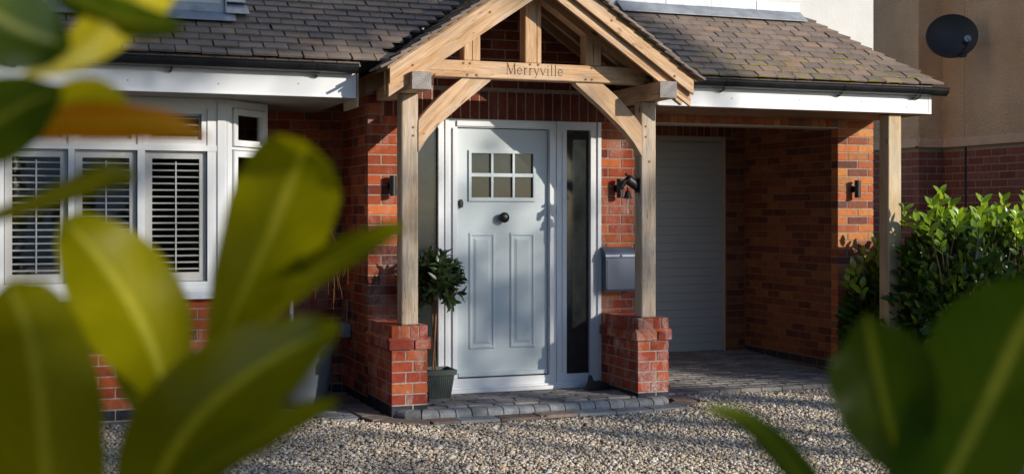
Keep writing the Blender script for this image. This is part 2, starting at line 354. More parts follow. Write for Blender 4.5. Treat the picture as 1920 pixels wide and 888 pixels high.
def tag(o, label=None, cat=None, group=None, kind=None):
    for k, v in (('label', label), ('category', cat), ('group', group), ('kind', kind)):
        if v: o[k] = v
    return o
_sm = {}
def shared_box(l, d, h, ch, m, name):
    key = (round(l, 3), round(d, 3), round(h, 3), ch, m.name)
    if key not in _sm:
        v, f = chamfer_box(l, d, h, ch); me = bpy.data.meshes.new(name); me.from_pydata(v, [], f); me.materials.append(m); _sm[key] = me
    return _sm[key]
def frame_m(c, X, Yv, Zv):
    return Matrix(((X[0], Yv[0], Zv[0], c[0]), (X[1], Yv[1], Zv[1], c[1]), (X[2], Yv[2], Zv[2], c[2]), (0, 0, 0, 1)))
ZU = Vector((0, 0, 1))

def place_pieces(pieces, parent, name, limit, stuff_name, ch=0.003):
    """pieces: (prio, centre, X, Y, Z, (l,d,h), material).  The `limit` of largest priority become objects, the rest one part."""
    pieces.sort(key=lambda p: -p[0])
    for pr, c, X, Yv, Zv, sz, m in pieces[:limit]:
        link(name, shared_box(*sz, ch, m, name), parent, frame_m(c, X, Yv, Zv))
    rest = pieces[limit:]
    if rest:
        mats = []; mb = MB()
        for pr, c, X, Yv, Zv, sz, m in rest:
            if m not in mats: mats.append(m)
            mb.cbox(c, (X, Yv, Zv), sz, ch, mats.index(m))
        o = mb.build(stuff_name, mats, parent); o['kind'] = 'stuff'
def seen(c, n):
    """rough projected size weight of a facing patch"""
    d = Vector(c) - CAM; r = d.length
    return max(0.0, -d.dot(Vector(n))/r) / (r*r)

def courses(out, O, U, N, L, z0, z1, m, course=0.077, bl=0.215, hl=0.1025, j=0.010, dep=0.06, openings=(), start='', end='', clip=None, par=0, prio=1.0, plinth=0.0):
    U = Vector((U[0], U[1], 0)).normalized(); N = Vector((N[0], N[1], 0)).normalized(); O = Vector((O[0], O[1], 0))
    k = 0; z = z0
    while z + course*0.6 < z1:
        h = course - j; zc = z + h/2; p = (k + par) % 2
        iv = [[0.0, L]]
        for (a, b, za, zb) in openings:
            if za < z + h*0.5 < zb:
                nv = []
                for s, e in iv:
                    if b <= s or a >= e: nv.append([s, e]); continue
                    if a > s: nv.append([s, a - j])
                    if b < e: nv.append([b + j, e])
                iv = nv
        if clip:
            cv = clip(zc)
            iv = [[max(s, cv[0]), min(e, cv[1])] for s, e in iv]
        grid = [(bl + j)*i + (p*(bl + j)/2 if not start else 0) for i in range(-2, int(L/(bl+j)) + 3)]
        if start:   # quoin: one parity shows a header at the corner, the other a stretcher
            grid = [(hl + j if p else bl + j) + (bl + j)*i for i in range(-1, int(L/(bl+j)) + 3)]
        for s, e in iv:
            cs = [s] + [g for g in grid if s + 0.03 < g < e - 0.02] + [e + j]
            for a, b in zip(cs, cs[1:]):
                l = b - j - a
                if l < 0.025: continue
                d = dep
                if start and a < 1e-6:
                    if start == 'B':
                        if p: a2 = 0.0
                        d = hl
                    else: d = hl
                if end and b > L: d = hl
                if (start == 'B' and p == 0 and a < hl and False): continue
                jit = random.uniform(-0.001, 0.001)
                c = O + U*(a + l/2) - N*(d/2 - jit) + ZU*zc
                mm = M['plinth'] if z < plinth else (M['brick_shaded'] if (clip and z > 2.36) else m)
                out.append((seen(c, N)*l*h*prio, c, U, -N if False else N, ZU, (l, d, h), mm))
        z += course; k += 1

def oak_beam(name, p0, p1, w, h, m, parent, up=None, ch=0.006, roll=0.0):
    """square-edged timber from p0 to p1; w across, h along `up`"""
    p0, p1 = Vector(p0), Vector(p1); X = (p1 - p0).normalized(); L = (p1 - p0).length
    up = Vector(up) if up else (ZU if abs(X.z) < 0.9 else Vector((0, 1, 0)))
    Yv = up.cross(X).normalized(); Zv = X.cross(Yv)
    mb = MB(); v, f = chamfer_box(L, w, h, ch); mb.add(v, f)
    me = mb.mesh(name, m)
    return link(name, me, parent, frame_m((p0+p1)/2, X, Yv, Zv))

def at(px, py, d):
    """point d metres in front of the camera plane"""
    a = (px - 960)/FPX; b = (400 - py)/FPX
    return Vector((CAM.x + d*(F2[0] + a*R2[0]), CAM.y + d*(F2[1] + a*R2[1]), CAM.z + d*b))

# ================================================================== SETTING
g = MB(); g.add([(-200, -200, -0.085), (200, -200, -0.085), (200, 200, -0.085), (-200, 200, -0.085)], [(0, 1, 2, 3)])
tag(g.build('ground', M['ground']), kind='structure')

g = MB(); g.add([(-4.6, -6.5, -0.080), (4.6, -6.5, -0.080), (4.6, 0.5, -0.080), (-4.6, 0.5, -0.080)], [(0, 1, 2, 3)])
tag(g.build('gravel_bed', M['bed']), kind='structure')
def gravel():
    bm = bmesh.new(); bmesh.ops.create_icosphere(bm, subdivisions=1, radius=1.0)
    iv = np.array([v.co[:] for v in bm.verts]); fi = np.array([[v.index for v in f.verts] for f in bm.faces]); bm.free()
    P = []
    sp = 0.0158
    ys = np.arange(-3.7, -0.30, sp)
    for y in ys:
        s = sp*(1.0 + max(0, (-y - 2.6))*0.1)
        xs = np.arange(-4.2, 4.4, s)
        P.append(np.stack([xs + rng.uniform(-.5, .5, len(xs))*s*1.4, y + rng.uniform(-.5, .5, len(xs))*s*1.4], 1))
    P = np.concatenate(P)
    x, y = P[:, 0], P[:, 1]
    # frustum margin
    dx, dy = x - CAM.x, y - CAM.y; dep = dx*F2[0] + dy*F2[1]; px = 960 + FPX*(dx*R2[0] + dy*R2[1])/dep
    py = 400 + FPX*(CAM.z + 0.06)/dep
    keep = (px > -60) & (px < 1990) & (py < 950)
    x = x + rng.normal(0, 0.012, len(x)); y = y + rng.normal(0, 0.014, len(y))*(1 + 2.0*(rng.random(len(y)) < 0.08))
    step = (x > -1.32) & (x < 1.38) & (y > -1.065 + np.maximum(0, -x-0.98)*0.75 + np.maximum(0, x-0.85)*0.5)
    park = (x >= 1.1) & (x < 4.2) & (y > -0.415 + 0.03*(x-1.1))
    left = (x <= -1.2) & (y > -0.60 + np.clip((-1.55 - x)*0.0, 0, 1) - np.clip((x+1.75)*0.75, 0, 0.33))
    wob = 0.012*np.sin(x*23) + 0.008*np.sin(x*61+1)
    left = (x <= -1.2) & (y > -0.30 - np.clip((x+1.95)*0.75, 0, 0.55) + wob)
    keep &= ~(step | park | left)
    P = P[keep]; n = len(P)
    r = rng.lognormal(math.log(0.0092), 0.32, n)
    sc = np.stack([r*rng.uniform(0.8, 1.45, n), r*rng.uniform(0.7, 1.1, n), r*rng.uniform(0.5, 0.9, n)], 1)
    ang = rng.uniform(0, 2*math.pi, n); tl = rng.normal(0, 0.35, n)
    V = iv[None]*sc[:, None, :]*(1 + rng.normal(0, 0.13, (n, len(iv), 1)))
    ca, sa = np.cos(tl)[:, None], np.sin(tl)[:, None]
    V = np.stack([V[..., 0]*ca - V[..., 2]*sa, V[..., 1], V[..., 0]*sa + V[..., 2]*ca], 2)
    ca, sa = np.cos(ang)[:, None], np.sin(ang)[:, None]
    V = np.stack([V[..., 0]*ca - V[..., 1]*sa, V[..., 0]*sa + V[..., 1]*ca, V[..., 2]], 2)
    zz = -0.071 + 0.010*np.sin(P[:, 0]*2.1+P[:, 1]*1.3) + rng.uniform(-0.006, 0.012, n)
    V += np.stack([P[:, 0], P[:, 1], zz], 1)[:, None, :]
    nv = len(iv); Fc = (fi[None] + (np.arange(n)*nv)[:, None, None]).reshape(-1)
    me = bpy.data.meshes.new('gravel'); me.vertices.add(n*nv); me.vertices.foreach_set('co', V.reshape(-1))
    nf = n*len(fi); me.loops.add(nf*3); me.loops.foreach_set('vertex_index', Fc)
    me.polygons.add(nf); me.polygons.foreach_set('loop_start', np.arange(nf)*3)
    me.update(calc_edges=True); me.materials.append(M['gravel'])
    tag(link('gravel', me), kind='stuff')
    print('gravel stones', n)
gravel()

fl0 = MB()
for _ in range(26):
    x, y = random.uniform(-2.0, 2.6), random.uniform(-2.6, -0.75)
    a = random.uniform(0, 6.28); L = random.uniform(0.018, 0.04); d = Vector((math.cos(a), math.sin(a), random.uniform(-.1, .3))).normalized()*L; e = Vector((-math.sin(a), math.cos(a), random.uniform(-.4, .4)))*L*0.45; p = Vector((x, y, -0.040))
    fl0.add([p-d, p-d*0.2+e, p+d, p-d*0.2-e, p+ZU*0.004], [(0, 1, 4), (1, 2, 4), (2, 3, 4), (3, 0, 4)])
tag(fl0.build('fallen_leaves', plain('dead_leaf', (0.22, 0.12, 0.05), 0.8, 0, 40, 0.4)), kind='stuff')
# --- step in front of the door: block platform with rounded nose setts, and a flush strip before it
step = MB(); step.box(-1.06, 1.06, -0.72, 0.0, -0.08, -0.012)
step.prism([(-1.06, -0.70), (-0.96, -0.80), (-0.85, -0.845), (0.85, -0.845), (1.0, -0.80), (1.09, -0.70), (1.09, -0.5), (-1.06, -0.5)], 'z', -0.08, -0.03)
step = tag(step.build('step', M['joint']), kind='structure')
x = -0.84; row = 0
for row, y in enumerate(np.arange(-0.69, -0.02, 0.102)):
    x = -0.84 + (0.1 if row % 2 else 0)
    while x < 0.86:
        l = random.choice((0.2, 0.2, 0.16)); l = min(l, 0.90 - x)
        if l > 0.05:
            c = Vector((x + l/2, y + 0.051, -0.03 + random.uniform(-.003, .002)))
            a = random.uniform(-0.012, 0.012)
            link('paving_block', shared_box(l-0.008, 0.094, 0.06, 0.006, M['paver'], 'paving_block'), step, Matrix.Translation(c) @ Matrix.Rotation(a, 4, 'Z') @ Matrix.Rotation(random.uniform(-.008, .008), 4, 'X'))
        x += l
# nose setts follow the rounded outline
def nose_mesh(l0, l1, name):
    """bull-nosed kerb sett: l1 outer length, l0 inner length"""
    prof = [(0.0, -0.05), (0.0, 0.03), (0.008, 0.045), (0.026, 0.057), (0.05, 0.062), (0.125, 0.060), (0.125, -0.05)]
    mb = MB(); vs = []; n = len(prof)
    for s in (-1, 1):
        for (d, z) in prof:
            l = (l1 + (l0-l1)*d/0.125)/2 - 0.004
            vs.append((s*l, d, z))
    fs = [tuple(range(n)), tuple(range(n, 2*n))[::-1]] + [(i, n+i, n+(i+1) % n, (i+1) % n) for i in range(n)]
    mb.add(vs, fs); return mb.mesh(name, M['sett'])
path = [(-1.085, -0.60), (-1.085, -0.69), (-1.03, -0.79), (-0.92, -0.845), (-0.79, -0.865), (0.90, -0.865), (1.0, -0.84), (1.075, -0.77), (1.10, -0.68)]
nm = {}
def nose(p, q, wedge):
    p, q = Vector((*p, 0)), Vector((*q, 0)); l = (q-p).length; U = (q-p).normalized(); N = Vector((-U.y, U.x, 0))
    key = (round(l, 2), wedge)
    if key not in nm: nm[key] = nose_mesh(l*(0.55 if wedge else 1), l, 'nose_sett')
    link('nose_sett', nm[key], step, frame_m((p+q)/2 + ZU*(-0.062 + random.uniform(-.003, .003)), U, N, ZU))
for i in (0, 1, 2, 3): nose(path[i], path[i+1], True)
n = 14; xs = np.linspace(-0.79, 0.90, n+1)
for a, b in zip(xs, xs[1:]): nose((a, -0.865 + 0.0), (b, -0.865), False)
for i in (5, 6, 7): nose(path[i], path[i+1], True)
# flush strip of flat pavers
strip = MB(); strip.prism([(-1.40, 0.6), (-1.34, 0.1), (-1.31, -0.50), (-1.22, -0.88), (-0.98, -1.06), (-0.6, -1.07), (0.75, -1.07), (1.0, -1.02), (1.30, -0.88), (1.38, -0.65), (1.34, -0.42), (0.9, -0.42), (0.9, -0.86), (-0.85, -0.86), (-1.05, -0.6), (-1.08, 0.6)], 'z', -0.0785, -0.066)
strip = tag(strip.build('paving_strip', M['joint']), kind='structure')
x = -0.90
while x < 0.86:
    l = random.choice((0.2, 0.2, 0.3)); c = Vector((x + l/2, -0.975 + random.uniform(-.004, .004), -0.056 + random.uniform(-.003, .003)))
    link('paving_slab', shared_box(l-0.006, 0.17, 0.024, 0.003, M['paver_brown'] if random.random() < 0.8 else M['sett'], 'paving_slab'), strip, Matrix.Translation(c) @ Matrix.Rotation(random.uniform(-.01, .01), 4, 'Z'))
    x += l
for (cx, cy, an, l, w) in ((-0.995, -0.965, -0.30, 0.19, 0.17), (-1.135, -0.86, -0.85, 0.19, 0.17), (-1.205, -0.69, -1.30, 0.18, 0.17), (-1.215, -0.50, -1.52, 0.19, 0.17), (-1.22, -0.30, -1.55, 0.2, 0.18), (-1.225, -0.09, -1.57, 0.2, 0.18), (-1.235, 0.12, -1.57, 0.2, 0.2),
                       (-1.24, 0.33, -1.57, 0.2, 0.2), (0.985, -0.95, 0.35, 0.2, 0.17), (1.17, -0.84, 0.75, 0.2, 0.2), (1.26, -0.66, 1.3, 0.19, 0.17), (1.25, -0.50, 1.5, 0.14, 0.17)):
    link('paving_slab', shared_box(l, w, 0.024, 0.003, M['paver_brown'], 'paving_slab'), strip, Matrix.Translation((cx, cy, -0.058)) @ Matrix.Rotation(an, 4, 'Z'))
# --- carport floor of block paving
drive = MB(); drive.prism([(1.12, -0.42), (4.2, -0.33), (4.2, 1.8), (1.12, 1.8)], 'z', -0.0785, -0.066)
drive = tag(drive.build('driveway', M['joint']), kind='structure')
for row, y in enumerate(np.arange(-0.41, 1.72, 0.104)):
    x = 1.13 + (0.1 if row % 2 else 0)
    while x < 3.22:
        l = 0.2
        c = Vector((x + l/2, y + 0.05 + (x-1.1)*0.025*(1 if row < 3 else 0.5), -0.058 + 0.032*(y+0.4) + random.uniform(-.003, .002)))
        link('paving_block', shared_box(0.194, 0.096, 0.05, 0.006, M['paver'], 'paving_block'), drive, Matrix.Translation(c) @ Matrix.Rotation(random.uniform(-.01, .01), 4, 'Z'))
        x += l
# --- path of grey blocks along the left wall
path_ = MB(); path_.prism([(-4.4, -0.44), (-2.0, -0.44), (-1.30, -0.80), (-1.08, -0.60), (-1.08, 0.9), (-4.4, 0.9)], 'z', -0.0785, -0.070)
path_ = tag(path_.build('path', M['joint']), kind='structure')
for row, y in enumerate(np.arange(-0.62, 0.80, 0.105)):
    x = -3.9 + (0.1 if row % 2 else 0)
    while x < -1.24:
        lim = -0.30 - max(0, min(0.5, (x + 1.95)*0.7))
        if y > lim - 0.02 and not (x < -2.2 and y > -0.22) and not (x < -1.85 and y > 0.13):
            c = Vector((x + 0.1, y + 0.05, -0.070 + random.uniform(-.003, .002)))
            link('paving_block', shared_box(0.194, 0.098, 0.03, 0.004, M['sett'] if y < -0.3 else M['paver_brown'], 'paving_block'), path_, Matrix.Translation(c) @ Matrix.Rotation(random.uniform(-.01, .01), 4, 'Z'))
        x += 0.2

# ================================================================== HOUSE
house = thing('house', 'white and red brick house with grey front door, white bay window and tiled roof', 'house', (0, 0.4, 0))
core = MB()
I = 0.0045
# block round the front door (front plane y = 0)
core.box(-1.10+I, -0.848, 0+I, 0.10, -0.1, 2.14); core.box(0.848, 1.25-I, 0+I, 0.10, -0.1, 2.14)
core.prism([(-1.10+I, 2.14), (1.25-I, 2.14), (1.25-I, 2.36), (0.0, 3.18), (-1.10+I, 2.43)], 'y', 0+I, 0.10)
core.box(-1.10+I, -1.0, 0.10, 0.86, -0.1, 2.5); core.box(1.15, 1.25-I, 0.10, 1.75, -0.1, 2.5)
# recess wall, garage walls, lintel wall, pillar
core.box(-1.95, -1.0, 0.86+I, 1.0, -0.1, 2.5)
core.box(3.24+I, 3.62-I, 0.15+I, 1.9, -0.1, 2.5)
core.box(3.012, 3.24+I, 1.75+I, 1.9, -0.1, 2.5); core.box(1.15, 2.05, 1.75+I, 1.9, -0.1, 2.5); core.box(2.05, 3.012, 1.75+I, 1.9, 2.15, 2.5)
core.box(1.25-I, 3.24+I, 0.15+I, 0.36, 2.172, 2.5)
# bay dwarf wall
core.box(-4.4, -2.19-0.003, -0.2+I, -0.1, -0.1, 0.79)
core.prism([(-2.193, -0.2+I), (-1.836, 0.157), (-1.90, 0.21), (-2.25, -0.1)], 'z', -0.1, 0.79)
core.box(-1.93, -1.84, 0.165, 0.86, -0.1, 2.4)
core.box(-9.0, -4.36, 0.3+I, 0.9, -0.1, 2.45)
core = core.build('wall', M['mortar'], house)
gc = MB(); gc.box(3.24+I-0.0015, 3.30, 0.262, 1.9, -0.1, 2.48); gc.box(3.012, 3.24+I, 1.75+I-0.0015, 1.9, -0.1, 2.48); gc.box(1.25-I, 3.24+I, 0.15+I-0.0015, 0.36, 2.172, 2.48); gc.build('garage_wall', M['mortar_shaded'], house)
B = []
# front of the door block
gable = lambda z: (0.0 if z < 2.40 else 1.10 - (3.16 - z)/0.682, 2.35 if z < 2.40 else 1.10 + (3.16 - z)/0.682)
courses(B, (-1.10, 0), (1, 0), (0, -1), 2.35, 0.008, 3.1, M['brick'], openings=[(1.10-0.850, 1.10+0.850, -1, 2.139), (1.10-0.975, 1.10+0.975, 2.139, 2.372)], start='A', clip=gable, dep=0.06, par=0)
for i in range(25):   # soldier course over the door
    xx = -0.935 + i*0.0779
    B.append((seen((xx, 0, 2.25), (0, -1, 0))*0.067*0.215*0.8, Vector((xx, 0.03, 2.254)), Vector((1, 0, 0)), Vector((0, 1, 0)), ZU, (0.067, 0.06, 0.216), M['brick_shaded']))
# left face of the block, recess wall
courses(B, (-1.10, 0.112), (0, 1), (-1, 0), 0.745, 0.008, 2.45, M['brick'], dep=0.05, par=1, prio=0.8)
courses(B, (-1.86, 0.86), (1, 0), (0, -1), 0.755, 0.008, 2.45, M['brick'], dep=0.06, prio=0.8)
for k in range(32):   # quoins on the corner (other parity, header side)
    z = 0.008 + 0.077*k
    if z > 2.3: break
    if k % 2 == 1: pass
# plinth of blue brick on the block's left face, recess and bay
for (O, U, N, L, z0) in (((-1.10, 0.0), (0, 1), (-1, 0), 0.86, -0.075), ((-1.86, 0.86), (1, 0), (0, -1), 0.755, -0.075), ((-4.3, -0.2), (1, 0), (0, -1), 2.1, -0.045)):
    courses(B, O, U, N, L, z0, z0 + 0.077, M['plinth'], dep=0.055, prio=0.6)
# garage pillar and side wall
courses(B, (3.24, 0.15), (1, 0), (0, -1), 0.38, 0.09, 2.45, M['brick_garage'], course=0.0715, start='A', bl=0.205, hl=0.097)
courses(B, (3.24, 0.255), (0, 1), (-1, 0), 1.49, 0.09, 2.45, M['brick_garage_shaded'], course=0.0715, par=1, dep=0.05, bl=0.205, prio=0.45)
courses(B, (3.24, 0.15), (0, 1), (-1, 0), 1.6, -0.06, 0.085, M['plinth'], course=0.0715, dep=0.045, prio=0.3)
courses(B, (1.25, 1.75), (1, 0), (0, -1), 1.985, 0.0, 2.45, M['brick_garage_shaded'], course=0.0715, openings=[(0.80, 1.768, -1, 2.17), (0.72, 1.84, 2.16, 2.39)], prio=0.4)
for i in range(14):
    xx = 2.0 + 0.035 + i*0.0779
    B.append((seen((xx, 1.75, 2.27), (0, -1, 0))*0.067*0.215*0.3, Vector((xx, 1.78, 2.278)), Vector((1, 0, 0)), Vector((0, 1, 0)), ZU, (0.067, 0.06, 0.212), M['brick_garage_shaded']))
for i in range(25):   # soldier lintel over the carport opening
    xx = 1.29 + i*0.0779
    B.append((seen((xx, 0.15, 2.27), (0, -1, 0))*0.067*0.15*0.9, Vector((xx, 0.15+0.0525, 2.278)), Vector((1, 0, 0)), Vector((0, 1, 0)), ZU, (0.067, 0.105, 0.215), M['brick_garage']))
    B.append((seen((xx, 0.15, 2.27), (0, -1, 0))*0.067*0.02, Vector((xx, 0.31, 2.279)), Vector((1, 0, 0)), Vector((0, 1, 0)), ZU, (0.067, 0.10, 0.215), M['brick_garage']))
# bay dwarf wall
courses(B, (-4.3, -0.2), (1, 0), (0, -1), 2.107, 0.035, 0.78, M['brick'], par=1, end='A', dep=0.06)
courses(B, (-2.180, -0.190), (0.7071, 0.7071), (0.7071, -0.7071), 0.485, 0.035, 0.78, M['brick'], dep=0.05, prio=0.6)
courses(B, (-9.0, 0.3), (1, 0), (0, -1), 4.65, 0.008, 2.4, M['brick'], prio=0.05)
place_pieces(B, core, 'brick', 299, 'brickwork')

# carport post and ceiling
oak_beam('carport_post', (3.325, -0.485, -0.06), (3.325, -0.485, 2.235), 0.13, 0.13, M['softwood'], house, up=(0, -1, 0))
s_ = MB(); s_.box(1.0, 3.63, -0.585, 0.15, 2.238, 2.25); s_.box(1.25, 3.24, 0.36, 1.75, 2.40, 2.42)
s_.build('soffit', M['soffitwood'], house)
s_ = MB(); s_.box(-4.6, -1.335, -0.585, 0.86, 2.222, 2.236); s_.build('soffit', plain('shaded_soffit_board', (0.24, 0.22, 0.18), 0.8, 0, 6, 0.15), house)  # brown-grey board, its colour also carrying the shade under the eaves
# upper rendered walls
u = MB(); u.box(-7, 3.62, 0.95, 1.2, 2.5, 6.8); u.box(0.2, 3.62, 0.153, 0.95, 2.52, 6.8); u.build('upper_wall', M['render'], house)

# fascia and gutters
fa = MB(); fa.box(1.0, 3.62, -0.605, -0.585, 2.248, 2.405); fa.box(3.622, 3.652, -0.608, -0.582, 2.243, 2.407)
fa.box(3.634, 3.652, -0.580, 0.15, 2.243, 2.40); fa.box(1.0, 3.62, -0.612, -0.6052, 2.243, 2.252)
fa.build('fascia', M['white'], house)
fx = MB()
for x in (1.25, 1.72, 2.35, 2.95, 3.4, -1.75, -2.3, -2.9): fx.lathe([(0.006, 0), (0.006, 0.0015), (0, 0.002)], (x, -0.605, 2.31 + 0.02*math.sin(x*9)), 8, (Vector((1, 0, 0)), Vector((0, 0, 1)), Vector((0, -1, 0))))
fx.build('fixing_cap', M['socket'], house)
fa = MB(); fa.box(-4.8, -1.335, -0.605, -0.585, 2.226, 2.395); fa.box(-4.8, -1.335, -0.612, -0.6052, 2.222, 2.232); fa.build('fascia', M['white'], house)
fa = MB(); fa.box(-1.333, -1.318, -0.612, -0.20, 2.16, 2.40); fa.build('bargeboard_return', M['oak_grey'], house)
def gutter(x0, x1, zt, parent, brackets, endcap):
    mb = MB(); prof = []
    R = 0.056; yc = -0.668
    for k in range(13):
        a = math.pi*k/12; prof.append((yc - R*math.cos(a)*1.0, zt - R*math.sin(a)*1.12))
    inner = [(yc - (R-0.005)*math.cos(math.pi*k/12), zt - (R-0.005)*math.sin(math.pi*k/12)*1.12) for k in range(12, -1, -1)]
    mb.prism(prof + inner, 'x', x0, x1)
    mb.tube([(x0, yc-R-0.001, zt-0.002), (x1, yc-R-0.001, zt-0.002)], 0.0065, 6)
    for xe in ((x0,) if not endcap else (x0, x1)):
        mb.prism(prof, 'x', xe-0.004, xe+0.004)
    o = mb.build('gutter', M['gutter'], parent, False)
    for xb in brackets:
        b = MB(); w = 0.014
        pr = [(yc - (R+0.006)*math.cos(math.pi*k/12), zt + 0.004 - (R+0.006)*math.sin(math.pi*k/12)*1.12) for k in range(13)]
        pi = [(yc - (R+0.0005)*math.cos(math.pi*k/12), zt + 0.004 - (R+0.0005)*math.sin(math.pi*k/12)*1.12) for k in range(12, -1, -1)]
        b.prism(pr + pi, 'x', xb-w, xb+w); b.tube([(xb, -0.668, zt-0.066), (xb, -0.63, zt-0.085), (xb, -0.606, zt-0.088)], 0.009, 6)
        b.build('gutter_bracket', M['gutter'], o)
gutter(-4.8, -1.345, 2.452, house, (-3.6, -2.62, -1.62), True)
gutter(1.0, 3.745, 2.455, house, (1.62, 2.72, 3.46, 3.5), True)

# ---------------- roof
RT = 0.77; RA = math.atan(RT); EY, EZ = -0.70, 2.478
def rz(y): return EZ + RT*(y - EY)
CR, SR = math.cos(RA), math.sin(RA)
deck = MB()
dp = 0.02
def deckq(x0, x1, y0, y1, xt0=None, xt1=None):
    xt0 = x0 if xt0 is None else xt0; xt1 = x1 if xt1 is None else xt1
    deck.add([(x0, y0, rz(y0)-dp), (x1, y0, rz(y0)-dp), (xt1, y1, rz(y1)-dp), (xt0, y1, rz(y1)-dp)], [(0, 1, 2, 3)])
deckq(-4.8, -1.19, -0.67, 0.50, -4.8, 0.0); deckq(-4.8, 0.0, 0.50, 0.95); deckq(0.9, 3.63, -0.67, 0.15, 0.3, 2.83)
# hip slope facing the neighbour
deck.add([(3.63, -0.67, rz(-0.67)-dp), (3.63, 0.95, rz(-0.67)-dp), (2.83, 0.95, rz(0.15)-dp), (2.83, 0.15, rz(0.15)-dp)], [(0, 1, 2, 3)])
deck = deck.build('roof', M['dark'], house)
PA = 0.682   # porch roof pitch
def porch_z(x): return 3.275 - PA*abs(x)
T = []; cut = MB(); rest = MB()
GA = 0.0875; TW = 0.165; TL = 0.125; TT = 0.018
U = Vector((1, 0, 0)); Vs = Vector((0, CR, SR)); Ns = Vector((0, -SR, CR))
tilt = 0.15
V2 = (Vs*math.cos(tilt) - Ns*math.sin(tilt)).normalized(); N2 = (Ns*math.cos(tilt) + Vs*math.sin(tilt)).normalized()
tiles = []
k = 0
while True:
    s = k*GA                      # slope distance of the tail from the eave
    yt, zt = EY + s*CR, EZ + s*SR
    if yt > 0.85: break
    off = (TW+0.008)/2 if k % 2 else 0
    i = -30
    for i in range(-30, 30):
        x0 = i*(TW+0.008) + off + random.uniform(-.004, .004); x1 = x0 + TW
        xc = (x0+x1)/2
        left = xc < 0
        if left:
            lim = min(-0.05, -(3.30 - zt)/0.682)          # valley against the porch roof
            if x0 > lim or x0 < -4.7: continue
            if x0 < -2.24 and x1 > -2.24 - 0.05 and yt > -0.36: pass
            if x1 < -2.13 and yt + GA*CR > -0.33 and x1 > -9: continue
        else:
            hip = 3.66 - (yt + 0.70)*1.0
            if yt > 0.10 or x0 > hip: continue
            if x0 < 0.95 and porch_z(xc) > zt + 0.12: continue
            if xc < 0.2: continue
        c0 = Vector((xc, yt, zt)) + Ns*(0.022 + random.uniform(-.003, .004))
        c = c0 + V2*(TL/2)
        a = random.gauss(0, 0.008)
        Xr = (U*math.cos(a) + V2*math.sin(a)); Yr = (V2*math.cos(a) - U*math.sin(a))
        if not left and x1 > hip - 0.10:
            # hip tile: cut to the hip line, its lower corner a little proud
            if hip - x0 < 0.09: continue
            c0 = c0 + Ns*random.uniform(0.004, 0.010)
            xa = hip + random.uniform(0.035, 0.055); xb = hip - TL*CR*0.75
            if xb < x0 + 0.01: xb = x0 + 0.01
            A = c0 + U*(x0-xc); Bv = c0 + U*(xa-xc); Cv = c0 + U*(xb-xc) + V2*TL; Dv = c0 + U*(x0-xc) + V2*TL
            q = MB(); t = -N2*TT
            q.add([A, Bv, Cv, Dv, A+t, Bv+t, Cv+t, Dv+t], [(0, 1, 2, 3), (7, 6, 5, 4), (0, 4, 5, 1), (1, 5, 6, 2), (2, 6, 7, 3), (3, 7, 4, 0)])
            tiles.append((9.0, q)); continue
        l = TW
        T.append((seen(c, N2)*TW*GA*(1.0 if left else 1.25), c - N2*(TT/2), Xr, Yr, N2, (TW, TL, TT), M['tile']))
    k += 1
for _, q in tiles: q.build('tile', M['tile'], deck)
place_pieces(T, deck, 'tile', 299 - len(tiles), 'tiling', 0.002)
# undercloak tiles at the eave and hip return (joined)
for x in np.arange(-4.6, -1.4, 0.168): rest.cbox((x, EY+0.035, EZ-0.006), (U, Vs, Ns), (0.163, 0.12, 0.011), 0.002)
for x in np.arange(1.0, 3.6, 0.168): rest.cbox((x, EY+0.035, EZ-0.004), (U, Vs, Ns), (0.163, 0.12, 0.011), 0.002)
for r_ in range(10):
    s = r_*GA; xh = 3.63 - s*CR
    for y in np.arange(-0.55 + s*CR, 0.9, 0.168):
        rest.cbox((xh-0.03, y, rz(-0.67)+s*SR+0.02), (Vector((0, 1, 0)), Vector((-CR, 0, SR)), Vector((SR, 0, CR))), (0.163, 0.125, 0.012), 0.002)
o = rest.build('undercloak_tiling', M['tile'], deck); o['kind'] = 'stuff'
# moss along the tile tails on the sunny slope (joined)
ms = MB()
for _ in range(110):
    x = random.uniform(1.3, 3.6); kk = min(10, int(abs(random.gauss(0, 3.2)))); s = kk*GA
    if x > 3.6 - s*CR: continue
    c = Vector((x, EY + s*CR, EZ + s*SR)) + Ns*0.014 - Vs*0.003
    ms.cbox(c, (U, V2, N2), (random.uniform(0.02, 0.10), 0.008, random.uniform(0.006, 0.010)), 0.002)
o = ms.build('moss', M['moss'], house); o['kind'] = 'stuff'
# lead flashing along the upper wall on the right, and round the first-floor bay on the left
fl = MB(); yw = 0.15
fl.cbox((1.95, yw-0.07, rz(yw-0.07)+0.045), (U, Vs, Ns), (1.78, 0.17, 0.006), 0.001)
for i in range(4):
    fl.box(1.08+i*0.44, 1.515+i*0.44, yw-0.012-0.002*(i % 2), yw-0.001, rz(yw)+0.02, rz(yw)+0.115)
fl.build('lead_flashing', M['lead'], house)
dr = MB(); dr.box(-4.8, -2.22, -0.30, 0.95, 2.70, 6.5); dr = dr.build('bay_wall', M['render'], house)
fl = MB()
fl.cbox((-3.4, -0.345, rz(-0.345)+0.05), (U, Vs, Ns), (2.5, 0.15, 0.006), 0.001)
fl.box(-4.8, -2.206, -0.314, -0.300, rz(-0.30)+0.01, rz(-0.30)+0.105)
for i in range(9):
    yy = -0.33 + i*0.13
    fl.cbox((-2.13, yy+0.06, rz(yy+0.06)+0.052), (U, V2, N2), (0.17-0.05*(i % 2)*0.4, 0.17, 0.006), 0.001)
    fl.box(-2.219, -2.207, yy, yy+0.135, rz(yy)+0.03, rz(yy)+0.21)
fl.build('lead_flashing', M['lead'], dr)

